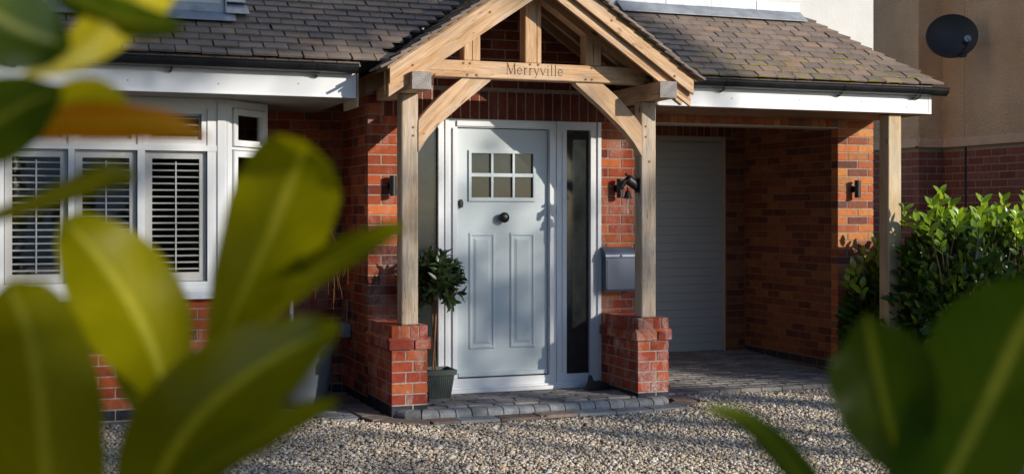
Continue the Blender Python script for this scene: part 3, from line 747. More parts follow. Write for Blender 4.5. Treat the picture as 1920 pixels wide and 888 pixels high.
# ---------------- front door assembly
df = MB()
def fr(x0, x1, z0, z1, y0=-0.012, y1=0.06): df.box(x0, x1, y0, y1, z0, z1)
fr(-0.845, 0.845, 2.075, 2.14); fr(-0.845, 0.845, 0.03, 0.105)
fr(-0.845, -0.75, 0.1052, 2.0748); fr(0.75, 0.845, 0.1052, 2.0748)
fr(-0.540, -0.383, 0.1052, 2.0748); fr(0.387, 0.545, 0.1052, 2.0748)
for s in (-1, 1):   # raised beads
    df.box(*sorted((s*0.392, s*0.425)), -0.030, -0.0122, 0.11, 2.07); df.box(*sorted((s*0.455, s*0.485)), -0.024, -0.0122, 0.03, 2.14)
    df.box(*sorted((s*0.505, s*0.540)), -0.020, -0.0122, 0.12, 2.06); df.box(*sorted((s*0.755, s*0.785)), -0.020, -0.0122, 0.12, 2.06)
    df.box(*sorted((s*0.815, s*0.8445)), -0.028, -0.0122, 0.03, 2.14)
df.box(-0.39, 0.39, -0.030, -0.0122, 2.085, 2.125); df.box(-0.86, 0.86, -0.075, 0.06, 0.0, 0.028)
df.box(-0.86, 0.86, -0.040, -0.0122, 0.0285, 0.042)
df = df.build('door_frame', M['white'], house)
for s in (-1, 1):
    q = MB(); q.box(*sorted((s*0.545, s*0.75)), 0.018, 0.03, 0.105, 2.075); q.build('sidelight', M['obscure'], df)
DY = 0.012   # front face of the leaf
lf = MB()
GX = [(-0.264, -0.098), (-0.080, 0.083), (0.101, 0.259)]; GZ = [(1.526, 1.690), (1.718, 1.876)]
# leaf built round the glazing opening
lf.box(-0.378, 0.384, DY, DY+0.044, 0.115, 1.515); lf.box(-0.378, 0.384, DY, DY+0.044, 1.888, 2.068)
lf.box(-0.378, -0.276, DY, DY+0.044, 1.5152, 1.8878); lf.box(0.271, 0.384, DY, DY+0.044, 1.5152, 1.8878)
lf.box(-0.370, 0.376, DY-0.018, DY-0.0003, 0.118, 0.150)            # weather bar
def panel(x0, x1, z0, z1):
    w = [(0.0, 0.0), (0.010, -0.006), (0.020, -0.0005), (0.030, 0.0045), (0.045, 0.0045), (0.065, -0.005)]
    rings = [[(x0+a, DY+b-0.0002, z0+a), (x1-a, DY+b-0.0002, z0+a), (x1-a, DY+b-0.0002, z1-a), (x0+a, DY+b-0.0002, z1-a)] for a, b in w]
    vs = [v for r in rings for v in r]; fs = [(i*4+k, i*4+(k+1) % 4, (i+1)*4+(k+1) % 4, (i+1)*4+k) for i in range(len(w)-1) for k in range(4)]
    fs.append(tuple((len(w)-1)*4+k for k in range(4)))
    q = MB(); q.add(vs, fs); return q
# panel recess must show: push mouldings proud of the leaf
w_ = [(0.0, -0.0005), (0.008, -0.009), (0.018, -0.010), (0.026, -0.003), (0.034, -0.0015), (0.040, -0.0015), (0.062, -0.010)]
def panel2(x0, x1, z0, z1):
    rings = [[(x0+a, DY+b, z0+a), (x1-a, DY+b, z0+a), (x1-a, DY+b, z1-a), (x0+a, DY+b, z1-a)] for a, b in w_]
    vs = [v for r in rings for v in r]; fs = [(i*4+k, i*4+(k+1) % 4, (i+1)*4+(k+1) % 4, (i+1)*4+k) for i in range(len(w_)-1) for k in range(4)]
    fs.append(tuple((len(w_)-1)*4+k for k in range(4)))
    q = MB(); q.add(vs, fs); return q
leaf = lf.build('front_door', M['door'], house)
for (a, b) in ((-0.285, -0.062), (0.060, 0.278)): panel2(a, b, 0.330, 1.250).build('door_panel', M['door'], leaf)
gf = MB(); y0, y1 = DY-0.016, DY+0.03
gf.box(-0.285, 0.280, y0, y1, 1.497, 1.526); gf.box(-0.285, 0.280, y0, y1, 1.876, 1.900)
gf.box(-0.285, -0.264, y0, y1, 1.5262, 1.8758); gf.box(0.259, 0.280, y0, y1, 1.5262, 1.8758)
gf.box(-0.098, -0.080, y0+0.003, y1, 1.5262, 1.8758); gf.box(0.083, 0.101, y0+0.003, y1, 1.5262, 1.8758)
for (a, b) in GX: gf.box(a, b, y0+0.004, y1, 1.690, 1.718)
gf.build('glazing_frame', M['door'], leaf)
for (a, b) in GX:
    for (c, d) in GZ:
        q = MB(); q.box(a-0.002, b+0.002, DY+0.012, DY+0.02, c-0.002, d+0.002); q.build('pane', M['obscure'], leaf)
kn = MB(); AX = (Vector((1, 0, 0)), Vector((0, 0, 1)), Vector((0, -1, 0)))
kn.lathe([(0.032, 0), (0.032, 0.006), (0.014, 0.010), (0.013, 0.028), (0.030, 0.034), (0.041, 0.046), (0.042, 0.056), (0.034, 0.068), (0.016, 0.074), (0.0, 0.075)], (-0.002, DY, 1.368), 24, AX)
kn.build('door_knob', M['black'], leaf, True)
lk = MB(); ring = [(0.020*math.cos(a), (0.034 if math.sin(a) > 0 else 0.034)*math.sin(a)) for a in np.linspace(0, 2*math.pi, 20, endpoint=False)]
lk.prism([(-0.350+x, 1.478+z) for x, z in ring], 'y', DY-0.014, DY); lk.prism([(-0.350+x*0.7, 1.486+z*0.55) for x, z in ring], 'y', DY-0.024, DY-0.0142)
lk.box(-0.360, -0.340, DY-0.03, DY-0.014, 1.447, 1.462)
lk.build('lock_cover', M['black'], leaf)
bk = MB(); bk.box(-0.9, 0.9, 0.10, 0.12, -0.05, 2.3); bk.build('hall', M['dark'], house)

# ---------------- garage door
gd = MB(); gd.box(2.06, 3.0, 1.80, 1.82, 0.02, 2.13); gd = gd.build('garage_door', M['garage_door'], house)
z = 0.03
while z < 2.10:
    h = 0.083
    link('slat', shared_box(0.94, 0.02, h-0.0012, 0.0014, M['garage_door'], 'slat'), gd, Matrix.Translation((2.53, 1.792, z + h/2))); z += h
q = MB(); q.box(2.995, 3.014, 1.745, 1.80, 0.0, 2.165); q.box(2.05, 2.9948, 1.745, 1.80, 2.125, 2.165); q.build('garage_door_frame', M['trim'], house)
q = MB(); q.box(1.25, 3.24, 0.152, 0.36, 2.158, 2.1695); q.build('lintel_batten', M['trim'], house)

# ---------------- bay window
bw = MB()
yb = -0.20
def bf(x0, x1, z0, z1, y0=yb, y1=yb+0.06): bw.box(x0, x1, y0, y1, z0, z1)
bf(-4.3, -2.19, 2.150, 2.221); bf(-4.3, -2.19, 1.845, 1.885, yb-0.006); bf(-4.3, -2.19, 0.868, 0.915)
for (a, b) in ((-4.16, -4.12), (-3.722, -3.682), (-3.268, -3.226), (-2.807, -2.757)):
    bf(a, b, 0.9152, 1.8448, yb-0.004); bf(a, b, 1.8852, 2.1498, yb-0.004)
bf(-2.325, -2.19, 0.9152, 1.8448); bf(-2.325, -2.19, 1.8852, 2.1498)
bw.box(-2.255, -2.200, yb-0.012, yb-0.0002, 0.80, 2.20)
# sill
bw.prism([(yb-0.075, 0.795), (yb-0.075, 0.812), (yb-0.03, 0.835), (yb+0.06, 0.867), (yb+0.06, 0.795)], 'x', -4.3, -2.175)
bw.box(-4.3, -2.18, yb-0.02, yb-0.0, 0.840, 0.868)
# splayed side, built in its own frame
D45 = Vector((0.7071, 0.7071, 0)); N45 = Vector((0.7071, -0.7071, 0)); O45 = Vector((-2.188, yb, 0))
def sf(a, b, z0, z1, d0=0.0, d1=0.06, mb=None):
    (mb or bw).cbox(O45 + D45*((a+b)/2) - N45*((d0+d1)/2) + ZU*((z0+z1)/2), (D45, N45, ZU), (b-a, d1-d0, z1-z0), 0.0015)
SL = 0.50
sf(0.002, 0.055, 0.80, 2.22, -0.004); sf(0.455, SL, 0.80, 2.22); sf(0.056, 0.454, 2.165, 2.22); sf(0.056, 0.454, 1.862, 1.885); sf(0.056, 0.454, 0.83, 0.885, -0.03)
bw = bw.build('bay_window', M['white'], house)
sh = MB()
def sash(a, b, z0, z1, w=0.045):
    q = MB()
    sf(a, a+w, z0, z1, -0.022, 0.03, q); sf(b-w, b, z0, z1, -0.022, 0.03, q); sf(a+w+0.0003, b-w-0.0003, z0, z0+w, -0.022, 0.03, q); sf(a+w+0.0003, b-w-0.0003, z1-w, z1, -0.022, 0.03, q)
    q.build('sash', M['white'], bw)
    g_ = MB(); sf(a+w-0.004, b-w+0.004, z0+w-0.004, z1-w+0.004, 0.004, 0.010, g_); g_.build('pane', M['glass'], bw)
    zz = z0 + w + 0.02
    while zz < z1 - w:
        s2 = MB(); c = O45 + D45*((a+b)/2) - N45*0.075 + ZU*zz
        s2.cbox(c, (D45, (N45*0.95 - ZU*0.3).normalized(), (ZU*0.95 + N45*0.3).normalized()), (b-a-2*w, 0.05, 0.009), 0.002); s2.build('slat', M['shutter'], bw); zz += 0.047
sash(0.060, 0.452, 1.888, 2.160); sash(0.060, 0.452, 0.89, 1.855)
LX = [(-4.12, -3.722), (-3.682, -3.268), (-3.226, -2.807), (-2.757, -2.325)]
slat_me = {}
for (a, b) in LX:
    q = MB(); q.box(a, b, yb+0.026, yb+0.032, 0.915, 1.845); q.build('pane', M['glass'], bw)
    q = MB(); q.box(a, b, yb+0.0295, yb+0.034, 1.885, 2.15); q.build('pane', M['glass'], bw)
    # opening top light frame
    q = MB(); w = 0.04
    q.box(a, a+w, yb+0.01, yb+0.029, 1.8852, 2.1498); q.box(b-w, b, yb+0.01, yb+0.029, 1.8852, 2.1498); q.box(a+w, b-w, yb+0.01, yb+0.029, 1.8852, 1.8852+w); q.box(a+w, b-w, yb+0.01, yb+0.029, 2.1498-w, 2.1498)
    q.build('top_light_frame', M['white'], bw)
    q = MB(); w = 0.052; y0, y1 = yb+0.040, yb+0.070
    for (z0, z1) in ((0.918, 1.842), (1.888, 2.147)):
        q.box(a+0.004, a+w, y0, y1, z0, z1); q.box(b-w, b-0.004, y0, y1, z0, z1); q.box(a+w+0.0002, b-w-0.0002, y0, y1, z0, z0+w*1.2); q.box(a+w+0.0002, b-w-0.0002, y0, y1, z1-w, z1)
    q.box((a+b)/2-0.005, (a+b)/2+0.005, y0-0.003, y0-0.0003, 0.99, 1.77)
    q.build('shutter_frame', M['shutter'], bw)
    L_ = b - a - 2*w
    zz = 1.005
    while zz < 2.10:
        if not (1.785 < zz < 1.945):
            key = round(L_, 3)
            if key not in slat_me:
                m_ = MB(); pr = [(-0.026, 0), (-0.018, 0.0045), (0, 0.006), (0.018, 0.0045), (0.026, 0), (0.018, -0.0045), (0, -0.006), (-0.018, -0.0045)]
                m_.prism(pr, 'x', -L_/2, L_/2); slat_me[key] = m_.mesh('slat', M['shutter'])
            link('slat', slat_me[key], bw, Matrix.Translation(((a+b)/2, yb+0.068, zz)) @ Matrix.Rotation(0.10, 4, 'X'))
        zz += 0.0468
# room behind the bay, dark
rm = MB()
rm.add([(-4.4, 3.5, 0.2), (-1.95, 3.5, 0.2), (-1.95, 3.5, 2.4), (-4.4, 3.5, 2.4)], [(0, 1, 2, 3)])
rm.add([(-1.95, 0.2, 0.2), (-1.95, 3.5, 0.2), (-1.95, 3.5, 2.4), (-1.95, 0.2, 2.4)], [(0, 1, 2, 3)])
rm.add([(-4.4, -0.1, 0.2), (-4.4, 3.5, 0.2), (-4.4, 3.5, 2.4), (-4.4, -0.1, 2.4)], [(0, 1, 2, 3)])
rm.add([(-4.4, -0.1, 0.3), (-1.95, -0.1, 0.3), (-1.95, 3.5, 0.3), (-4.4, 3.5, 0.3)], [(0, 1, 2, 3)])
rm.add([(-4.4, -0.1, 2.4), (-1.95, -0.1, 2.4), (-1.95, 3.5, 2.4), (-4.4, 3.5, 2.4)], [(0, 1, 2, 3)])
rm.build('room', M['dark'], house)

# ================================================================== PORCH
porch = thing('porch', 'oak framed gabled porch with carved name beam standing on two brick piers', 'porch', (0, -0.7, 0))
def pier(x0, x1, label):
    yf, yb_ = -0.70, 0.0
    c = MB(); c.box(x0+I, x1-I, yf+I, yb_, -0.08, 0.50); c.box(x0+0.004, x1-0.004, yf+0.004, yb_, 0.50, 0.592)
    # weathered fillet over the projecting course
    for (a, b, d) in ((x0-0.02, x1+0.02, yf-0.018),):
        c.add([(a, d, 0.492), (b, d, 0.492), (b, yf+0.005, 0.512), (a, yf+0.005, 0.512)], [(0, 1, 2, 3)])
        c.add([(a, d, 0.492), (a, yb_, 0.492), (a+0.024, yb_, 0.512), (a+0.024, yf, 0.512)], [(0, 1, 2, 3)])
        c.add([(b, d, 0.492), (b, yb_, 0.492), (b-0.024, yb_, 0.512), (b-0.024, yf, 0.512)], [(0, 1, 2, 3)])
    c.m = [1 if i >= len(c.f) - 3 else 0 for i in range(len(c.f))]
    c = c.build('pier', [M['mortar_white'], M['brick_pier']], porch); c['label'] = label
    X, Yv = Vector((1, 0, 0)), Vector((0, 1, 0))
    w = x1 - x0; j = 0.010
    def br(a, b, p, q, z0, z1, m=M['brick_pier'], ch=0.0032):
        jt = random.uniform(-0.0007, 0.0007)
        link('brick', shared_box(b-a, q-p, z1-z0, ch, m, 'brick'), c, frame_m(((a+b)/2+jt, (p+q)/2+jt, (z0+z1)/2), X, Yv, ZU))
    for k in range(-1, 6):
        if k == -1: z0, z1, m = -0.075, 0.024, M['plinth']
        elif k < 5: z0 = 0.034 + k*0.0785; z1 = z0 + 0.0685; m = M['brick_pier']
        else: z0, z1, m = 0.426, 0.492, M['brick_pier']
        e = 0.020 if k == 5 else 0.0
        a0, a1, f = x0 - e, x1 + e, yf - (0.018 if k == 5 else 0)
        sp = 0.60 if k % 2 else 0.40
        mid = a0 + (a1-a0)*sp
        d1, d2 = (0.1025, 0.215) if k % 2 else (0.215, 0.1025)
        br(a0, mid - j/2, f, f + d1, z0, z1, m); br(mid + j/2, a1, f, f + d2, z0, z1, m)
        for side, d in ((0, d1), (1, d2)):
            y = f + d + j
            while y < yb_ - 0.03:
                y2 = min(y + 0.215, yb_ + 0.001)
                if side == 0: br(a0, a0 + 0.09, y, y2, z0, z1, m)
                else: br(a1 - 0.09, a1, y, y2, z0, z1, m)
                y = y2 + j
    n = 4; wd = (w - 3*0.006)/n   # rowlock capping
    for i in range(n):
        a = x0 + i*(wd + 0.006); br(a, a + wd, yf, yf + 0.21, 0.513, 0.597)
    y = yf + 0.216
    while y < -0.03:
        y2 = min(y + 0.067, 0.0); br(x0, x0 + 0.13, y, y2, 0.513, 0.596); br(x0 + 0.14, x1, y, y2, 0.513, 0.595); y = y2 + 0.006
    return c
pier(-1.100, -0.832, 'left brick pier beside the potted bay tree')
pier(0.846, 1.110, 'right brick pier below the grey post box')
PX = 0.955
for s in (-1, 1):
    oak_beam('post', (s*PX, -0.605, 0.598), (s*PX, -0.605, 2.262), 0.125, 0.125, M['oak_grey'], porch, up=(0, -1, 0), ch=0.008)
    # wall plate running back to the house, with grey end grain
    zc = 2.326
    pl = oak_beam('wall_plate', (s*(PX+0.005), -0.985, zc), (s*(PX+0.005), 0.86 if s < 0 else 0.1, zc), 0.142, 0.126, M['oak'], porch)
    q = MB(); v, f = chamfer_box(0.003, 0.140, 0.124, 0.001); q.add(v, f)
    link('end_grain', q.mesh('end_grain', M['endgrain']), porch, frame_m((s*(PX+0.005), -0.9865, zc), Vector((0, 1, 0)), Vector((1, 0, 0)), Vector((0, 0, -1))))
tb = oak_beam('tie_beam', (-0.91, -0.635, 2.452), (0.91, -0.635, 2.452), 0.13, 0.124, M['oak'], porch, ch=0.006)
oak_beam('king_post', (-0.031, -0.635, 2.515), (-0.031, -0.635, 3.13), 0.092, 0.12, M['oak'], porch, up=(0, -1, 0))
oak_beam('king_post', (0.036, -0.633, 2.515), (0.036, -0.633, 3.13), 0.037, 0.116, M['oak'], porch, up=(0, -1, 0))
for s in (-1, 1):
    oak_beam('strut', (s*0.485-0.037, -0.635, 2.515), (s*0.485-0.037, -0.635, 2.86), 0.062, 0.11, M['oak'], porch, up=(0, -1, 0)); oak_beam('strut', (s*0.485+0.028, -0.634, 2.515), (s*0.485+0.028, -0.634, 2.86), 0.062, 0.11, M['oak'], porch, up=(0, -1, 0))
ca, sa = 1/math.hypot(1, PA), PA/math.hypot(1, PA)
def raked(name, s, y, ztop0, hv, thick, xa, xb, m, plumb=True):
    """sloping board on the gable: top edge z = ztop0 - PA*|x|, vertical depth hv"""
    mb = MB(); L = (xb - xa)/ca
    # local frame: X along the slope, Z square to it
    o = Vector((s*(xa+xb)/2, y, ztop0 - PA*(xa+xb)/2 - hv/2))
    X = Vector((s*ca, 0, -sa)); Yv = Vector((0, 1, 0)); Zv = X.cross(Yv) * (1 if s > 0 else -1)
    if Zv.z < 0: Zv = -Zv
    pts = [(s*xa, ztop0-PA*xa), (s*xb, ztop0-PA*xb), (s*xb, ztop0-PA*xb-hv), (s*xa, ztop0-PA*xa-hv)]
    mtx = frame_m(o, X, Yv, Zv); inv = mtx.inverted()
    vs = [inv @ Vector((p[0], y + t, p[1])) for t in (-thick/2, thick/2) for p in pts]
    mb.add(vs, [(0, 1, 2, 3), (7, 6, 5, 4)] + [(i, (i+1) % 4, 4+(i+1) % 4, 4+i) for i in range(4)])
    me = mb.mesh(name, m); return link(name, me, porch, mtx)
for s in (-1, 1):
    raked('barge_board', s, -0.955, 3.222, 0.118, 0.028, 0.0, 1.182, M['oak'])
    raked('barge_batten', s, -0.910, 3.222-0.095, 0.112, 0.030, 0.0, 1.180, M['oak'])
    raked('principal_rafter', s, -0.635, 3.20, 0.165, 0.12, 0.0, 1.10, M['oak'])
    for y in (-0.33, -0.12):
        raked('rafter', s, y, 3.20, 0.125, 0.05, 0.0, 1.20, M['soffitwood'])  # inner rafters take the darker wood to stand for roof shade
    raked('rafter', s, -0.78, 3.20, 0.17, 0.05, 0.95, 1.17, M['oak'])
    # curved brace between post and tie beam
    lo = [(0.8925, 1.842), (0.825, 1.945), (0.745, 2.035), (0.66, 2.110), (0.545, 2.21), (0.44, 2.295), (0.345, 2.372)]
    hi = [(0.555, 2.3895), (0.64, 2.325), (0.715, 2.262), (0.80, 2.178), (0.86, 2.112), (0.8925, 2.068)]
    poly = [(s*a, b) for a, b in lo + [(0.338, 2.3895)] + hi]
    X = Vector((s*0.70, 0, 0.714*-1)).normalized(); Yv = Vector((0, 1, 0)); Zv = X.cross(Yv); mtx = frame_m((s*0.62, -0.635, 2.22), X, Yv, Zv); inv = mtx.inverted(); n = len(poly)
    mb = MB(); mb.add([inv @ Vector((p[0], y, p[1])) for y in (-0.675, -0.590) for p in poly], [tuple(range(n)), tuple(range(n, 2*n))[::-1]] + [(i, n+i, n+(i+1) % n, (i+1) % n) for i in range(n)])
    link('brace', mb.mesh('brace', M['oak']), porch, mtx)
# oak pegs
pg = MB()
def peg(x, z, y=-0.70): pg.lathe([(0.0095, 0), (0.0095, 0.004), (0.0, 0.005)], (x, y-0.0, z), 8, AX)
for x, z in ((-0.56, 2.495), (-0.51, 2.494), (-0.04, 2.504), (0.025, 2.504), (-0.53, 2.41), (-0.46, 2.41), (-0.78, 2.40), (0.46, 2.497), (0.41, 2.41), (0.46, 2.41)): pg.lathe([(0.0095, 0), (0.0095, 0.004), (0.0, 0.005)], (x, -0.70, z), 8, AX)
for x, z in ((0.93, 2.07), (0.93, 1.99), (0.96, 1.80), (-0.93, 2.02), (-0.93, 1.96)): pg.lathe([(0.009, 0), (0.009, 0.004), (0.0, 0.005)], (x, -0.6675, z), 8, AX)
for x, z in ((-1.02, 2.43), (1.02, 2.43), (-0.45, 2.83), (0.5, 2.82)): pg.lathe([(0.010, 0), (0.010, 0.003), (0.0, 0.004)], (x, -0.969, z), 8, AX)
pg.build('oak_peg', M['twig'], porch)
# porch roof: boarded underside and plain tiles on both slopes
rf = MB()
for s in (-1, 1):
    pts = [(0.0, 3.215), (s*1.20, 3.215-PA*1.20), (s*1.20, 3.235-PA*1.20), (0.0, 3.235)]
    rf.prism(pts, 'y', -0.975, 0.30)
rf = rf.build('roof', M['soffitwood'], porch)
PT = []
Uy = Vector((0, 1, 0))
for s in (-1, 1):
    Vp = Vector((-s*ca, 0, sa)); Np = Vector((s*sa, 0, ca))
    tl = 0.115; V3 = (Vp*math.cos(tl) - Np*math.sin(tl)).normalized(); N3 = (Np*math.cos(tl) + Vp*math.sin(tl)).normalized()
    k = 0
    while True:
        d = k*GA; xx = 1.245 - d*ca
        if xx < 0.02: break
        y = -1.015 + random.uniform(-0.006, 0.006)
        first = True
        while y < 0.85:
            w = TW/2 if (first and k % 2) else TW; first = False
            base = Vector((s*xx, y + w/2, 3.235 - PA*xx)) + Np*(0.034 + random.uniform(-.003, .004))
            if rz(y + w/2) < base.z + 0.09 or (y < -0.72):
                c = base + V3*(TL/2) - N3*(TT/2)
                a = random.gauss(0, 0.010)
                PT.append((seen(c, N3)*w*GA + (1e-6 if y < -0.95 else 0), c, Uy*math.cos(a) + V3*math.sin(a), V3*math.cos(a) - Uy*math.sin(a), N3, (w-0.003, TL, TT), M['tile']))
            y += w + random.uniform(0, 0.003)
        k += 1
    # doubled verge tiles (undercloak)
    for k in range(16):
        d = k*GA; xx = 1.24 - d*ca
        if xx < 0.03: break
        c = Vector((s*xx, -0.935, 3.238 - PA*xx)) + Vp*0.06 + Np*0.010
        PT.append((seen(c, (0, -1, 0))*0.01*GA, c, Uy, V3, N3, (0.14, TL, 0.014), M['tile']))
place_pieces(PT, rf, 'tile', 299, 'tiling', 0.002)
rd = MB()
for i in range(5):
    y0 = -1.01 + i*0.30
    pr = [(0.10*math.cos(a), 3.255 + 0.055*math.sin(a)) for a in np.linspace(-0.3, math.pi+0.3, 12)]
    rd.prism(pr, 'y', y0, y0 + 0.296)
rd.build('ridge_tile', M['tile'], rf)

# carved house name
def glyphs():
    """strokes as (polyline, width) in an em of height 1 (x-height 0.62)"""
    s = lambda x, y, w=0.16: ([(x-w/2, y), (x+w/2, y)], 0.035)
    G = {}
    G['M'] = (1.02, [([(0.12, 0), (0.17, 1)], 0.04), ([(0.17, 1), (0.50, 0.02)], 0.095), ([(0.50, 0.02), (0.84, 1)], 0.04), ([(0.84, 1), (0.89, 0)], 0.095), s(0.12, 0, .2), s(0.89, 0, .22), s(0.11, 1, .16), s(0.90, 1, .16)])
    arc = [(0.27 + 0.21*math.cos(a), 0.31 + 0.31*math.sin(a)) for a in np.linspace(0.05, 5.6, 14)]
    G['e'] = (0.58, [([(0.08, 0.33), (0.48, 0.33)], 0.035), (arc, 0.06)])
    G['r'] = (0.46, [([(0.14, 0), (0.14, 0.62)], 0.075), ([(0.14, 0.42), (0.22, 0.57), (0.32, 0.61), (0.38, 0.55)], 0.06), s(0.14, 0, .22), ([(0.06, 0.60), (0.14, 0.62)], 0.04)])
    G['y'] = (0.58, [([(0.06, 0.62), (0.30, 0.0)], 0.075), ([(0.52, 0.62), (0.30, 0.0), (0.20, -0.24), (0.08, -0.30)], 0.045), s(0.08, 0.62, .2), s(0.50, 0.62, .16)])
    G['v'] = (0.58, [([(0.06, 0.62), (0.29, 0.0)], 0.075), ([(0.52, 0.62), (0.29, 0.0)], 0.04), s(0.08, 0.62, .2), s(0.50, 0.62, .16)])
    G['i'] = (0.32, [([(0.15, 0), (0.15, 0.62)], 0.075), s(0.15, 0, .22), ([(0.07, 0.60), (0.15, 0.62)], 0.04), ([(0.115, 0.88), (0.185, 0.88)], 0.08)])
    G['l'] = (0.32, [([(0.15, 0), (0.15, 1.02)], 0.075), s(0.15, 0, .22), ([(0.07, 0.98), (0.15, 1.02)], 0.04)])
    return G
G = glyphs(); word = 'Merryville'
tot = sum(G[c][0] + 0.05 for c in word); X0, X1 = -0.232, 0.232; H = (X1-X0)/tot; x = X0
tx = MB()
for ch in word:
    for pl, w in G[ch][1]:
        for (a, b) in zip(pl, pl[1:]):
            p, q = Vector((x + a[0]*H, 0, 2.428 + a[1]*H*0.95)), Vector((x + b[0]*H, 0, 2.428 + b[1]*H*0.95))
            d = (q-p).normalized(); nn = Vector((-d.z, 0, d.x))*w*H/2; e = d*w*H*0.15
            yy = -0.7008
            vs = [p-nn-e, q-nn+e, q+nn+e, p+nn-e]
            tx.add([(v.x, yy, v.z) for v in vs] + [(v.x, yy+0.0015, v.z) for v in vs], [(0, 1, 2, 3), (7, 6, 5, 4), (0, 4, 5, 1), (1, 5, 6, 2), (2, 6, 7, 3), (3, 7, 4, 0)])
    x += (G[ch][0] + 0.05)*H
tx = tx.build('carved_name', M['letter'], tb)
tx.parent = tb; tx.matrix_parent_inverse = _minv[tb.name]

# ================================================================== FITTINGS
def wall_light(x, y, z, label):
    t = thing('wall_light', label, 'wall light', (x, y, z), 'black up and down wall lights')
    q = MB(); q.lathe([(0.027, -0.078), (0.027, 0.078), (0.024, 0.078), (0.024, 0.070), (0.0, 0.070)], (x, y-0.062, z), 24); q.build('lamp_tube', M['black'], t, False)
    q = MB(); q.box(x-0.016, x+0.016, y-0.045, y, z-0.022, z+0.022); q.lathe([(0.03, 0), (0.03, 0.012), (0.0, 0.012)], (x, y, z), 20, AX); q.build('wall_bracket', M['black'], t)
wall_light(-0.917, 0, 1.612, 'black wall light on red brick left of the oak porch post')
wall_light(0.995, 0, 1.605, 'black wall light half behind the horse head bell right of the door')
wall_light(3.405, 0.15, 1.618, 'black wall light alone on the sunlit brick garage pillar')

# horse head bell on the right post
hx, hy, hz = PX-0.0625, -0.605, 1.635
t = thing('horse_head_bell', 'black cast iron horse head bell with pale pull cord on right oak post', 'door bell', (hx, hy, hz))
q = MB(); q.cbox((hx-0.006, hy, hz-0.02), (Vector((0, 1, 0)), Vector((0, 0, 1)), Vector((1, 0, 0))), (0.075, 0.115, 0.012), 0.004); q.build('mounting_plate', M['iron'], t)
def loft(secs, n=14):
    mb = MB(); rings = []
    for (c, u_, a, b) in secs:
        c = Vector(c); u_ = Vector(u_).normalized(); w = Vector((0, 1, 0))
        rings.append([c + u_*(a*math.sin(2*math.pi*k/n)) + w*(b*math.cos(2*math.pi*k/n)) for k in range(n)])
    vs = [v for r in rings for v in r]; m_ = len(rings)
    fs = [(i*n+k, i*n+(k+1) % n, (i+1)*n+(k+1) % n, (i+1)*n+k) for i in range(m_-1) for k in range(n)] + [tuple(range(n))[::-1], tuple((m_-1)*n+k for k in range(n))]
    mb.add(vs, fs); return mb
h = loft([((hx-0.008, hy, hz-0.022), (0.1, 0, 1), 0.044, 0.032), ((hx-0.04, hy, hz-0.002), (0.3, 0, 1), 0.041, 0.028), ((hx-0.075, hy, hz+0.022), (0.45, 0, 1), 0.041, 0.028),
          ((hx-0.100, hy, hz+0.034), (0.9, 0, 0.9), 0.036, 0.027), ((hx-0.118, hy, hz+0.018), (1, 0, 0.25), 0.032, 0.025), ((hx-0.126, hy, hz-0.004), (1, 0, -0.25), 0.026, 0.021),
          ((hx-0.135, hy, hz-0.026), (1, 0, -0.45), 0.019, 0.016), ((hx-0.141, hy, hz-0.040), (1, 0, -0.5), 0.019, 0.017), ((hx-0.144, hy, hz-0.049), (1, 0, -0.5), 0.010, 0.010)])
for s in (-1, 1):
    h.lathe([(0.007, 0), (0.008, 0.008), (0.004, 0.02), (0.0, 0.026)], (hx-0.098, hy+s*0.011, hz+0.056), 8)
h.tube([(hx-0.10, hy, hz+0.062), (hx-0.07, hy, hz+0.054), (hx-0.035, hy, hz+0.036)], [0.006, 0.008, 0.006], 6)
h.build('horse_head', M['iron'], t, True)
q = MB(); q.lathe([(0.0, 0.062), (0.012, 0.060), (0.020, 0.050), (0.026, 0.020), (0.036, 0.004), (0.037, 0.0), (0.033, 0.0), (0.022, 0.02), (0.0, 0.045)], (hx-0.088, hy, hz-0.118), 20); q.tube([(hx-0.088, hy, hz-0.06), (hx-0.088, hy, hz-0.03)], 0.006, 6); q.build('bell', M['iron'], t, True)
q = MB(); q.tube([(hx-0.088, hy, hz-0.08), (hx-0.087, hy, hz-0.15), (hx-0.090, hy, hz-0.19), (hx-0.088, hy, hz-0.235)], [0.006, 0.005, 0.0045, 0.008], 6); q.build('pull_cord', M['cord'], t)
# post box
t = thing('post_box', 'grey metal post box with rounded lid on brick beside right porch post', 'post box', (0.965, 0, 0.95))
q = MB(); x0, x1 = 0.845, 1.105
q.prism([(-0.001, 0.765), (-0.105, 0.765), (-0.118, 0.80), (-0.118, 1.04), (-0.001, 1.04)], 'x', x0, x1); q.box(x0+0.01, x1-0.01, -0.122, -0.1183, 0.785, 1.03); bx = q.build('box_body', M['grey_box'], t)
pr = [(-0.001, 1.043), (-0.128, 1.043)] + [(-0.128+0.127*(1-math.cos(a)), 1.05 + 0.078*math.sin(a)) for a in np.linspace(0.0, 1.5, 8)] + [(-0.001, 1.128)]
q = MB(); q.prism(pr, 'x', x0-0.006, x1+0.006); q.build('box_lid', M['grey_box'], t)
q = MB(); q.lathe([(0.009, 0), (0.009, 0.004), (0, 0.005)], (0.975, -0.128, 1.058), 12, AX); q.build('box_lock', M['black'], t)
# iron boot scraper / doorstop
t = thing('door_stop', 'small black iron doorstop on paving by bottom right of door frame', 'doorstop', (0.73, -0.22, 0))
q = MB(); q.prism([(0.615, 0.0), (0.640, 0.055), (0.655, 0.118), (0.668, 0.080), (0.690, 0.066), (0.745, 0.070), (0.775, 0.048), (0.800, 0.050), (0.812, 0.022), (0.820, 0.0)], 'y', -0.265, -0.205); q.build('doorstop_body', M['iron'], t)
q = MB(); q.cbox((0.715, -0.235, 0.004), (U, Uy, ZU), (0.19, 0.12, 0.008), 0.003); q.build('doorstop_foot', M['iron'], t)
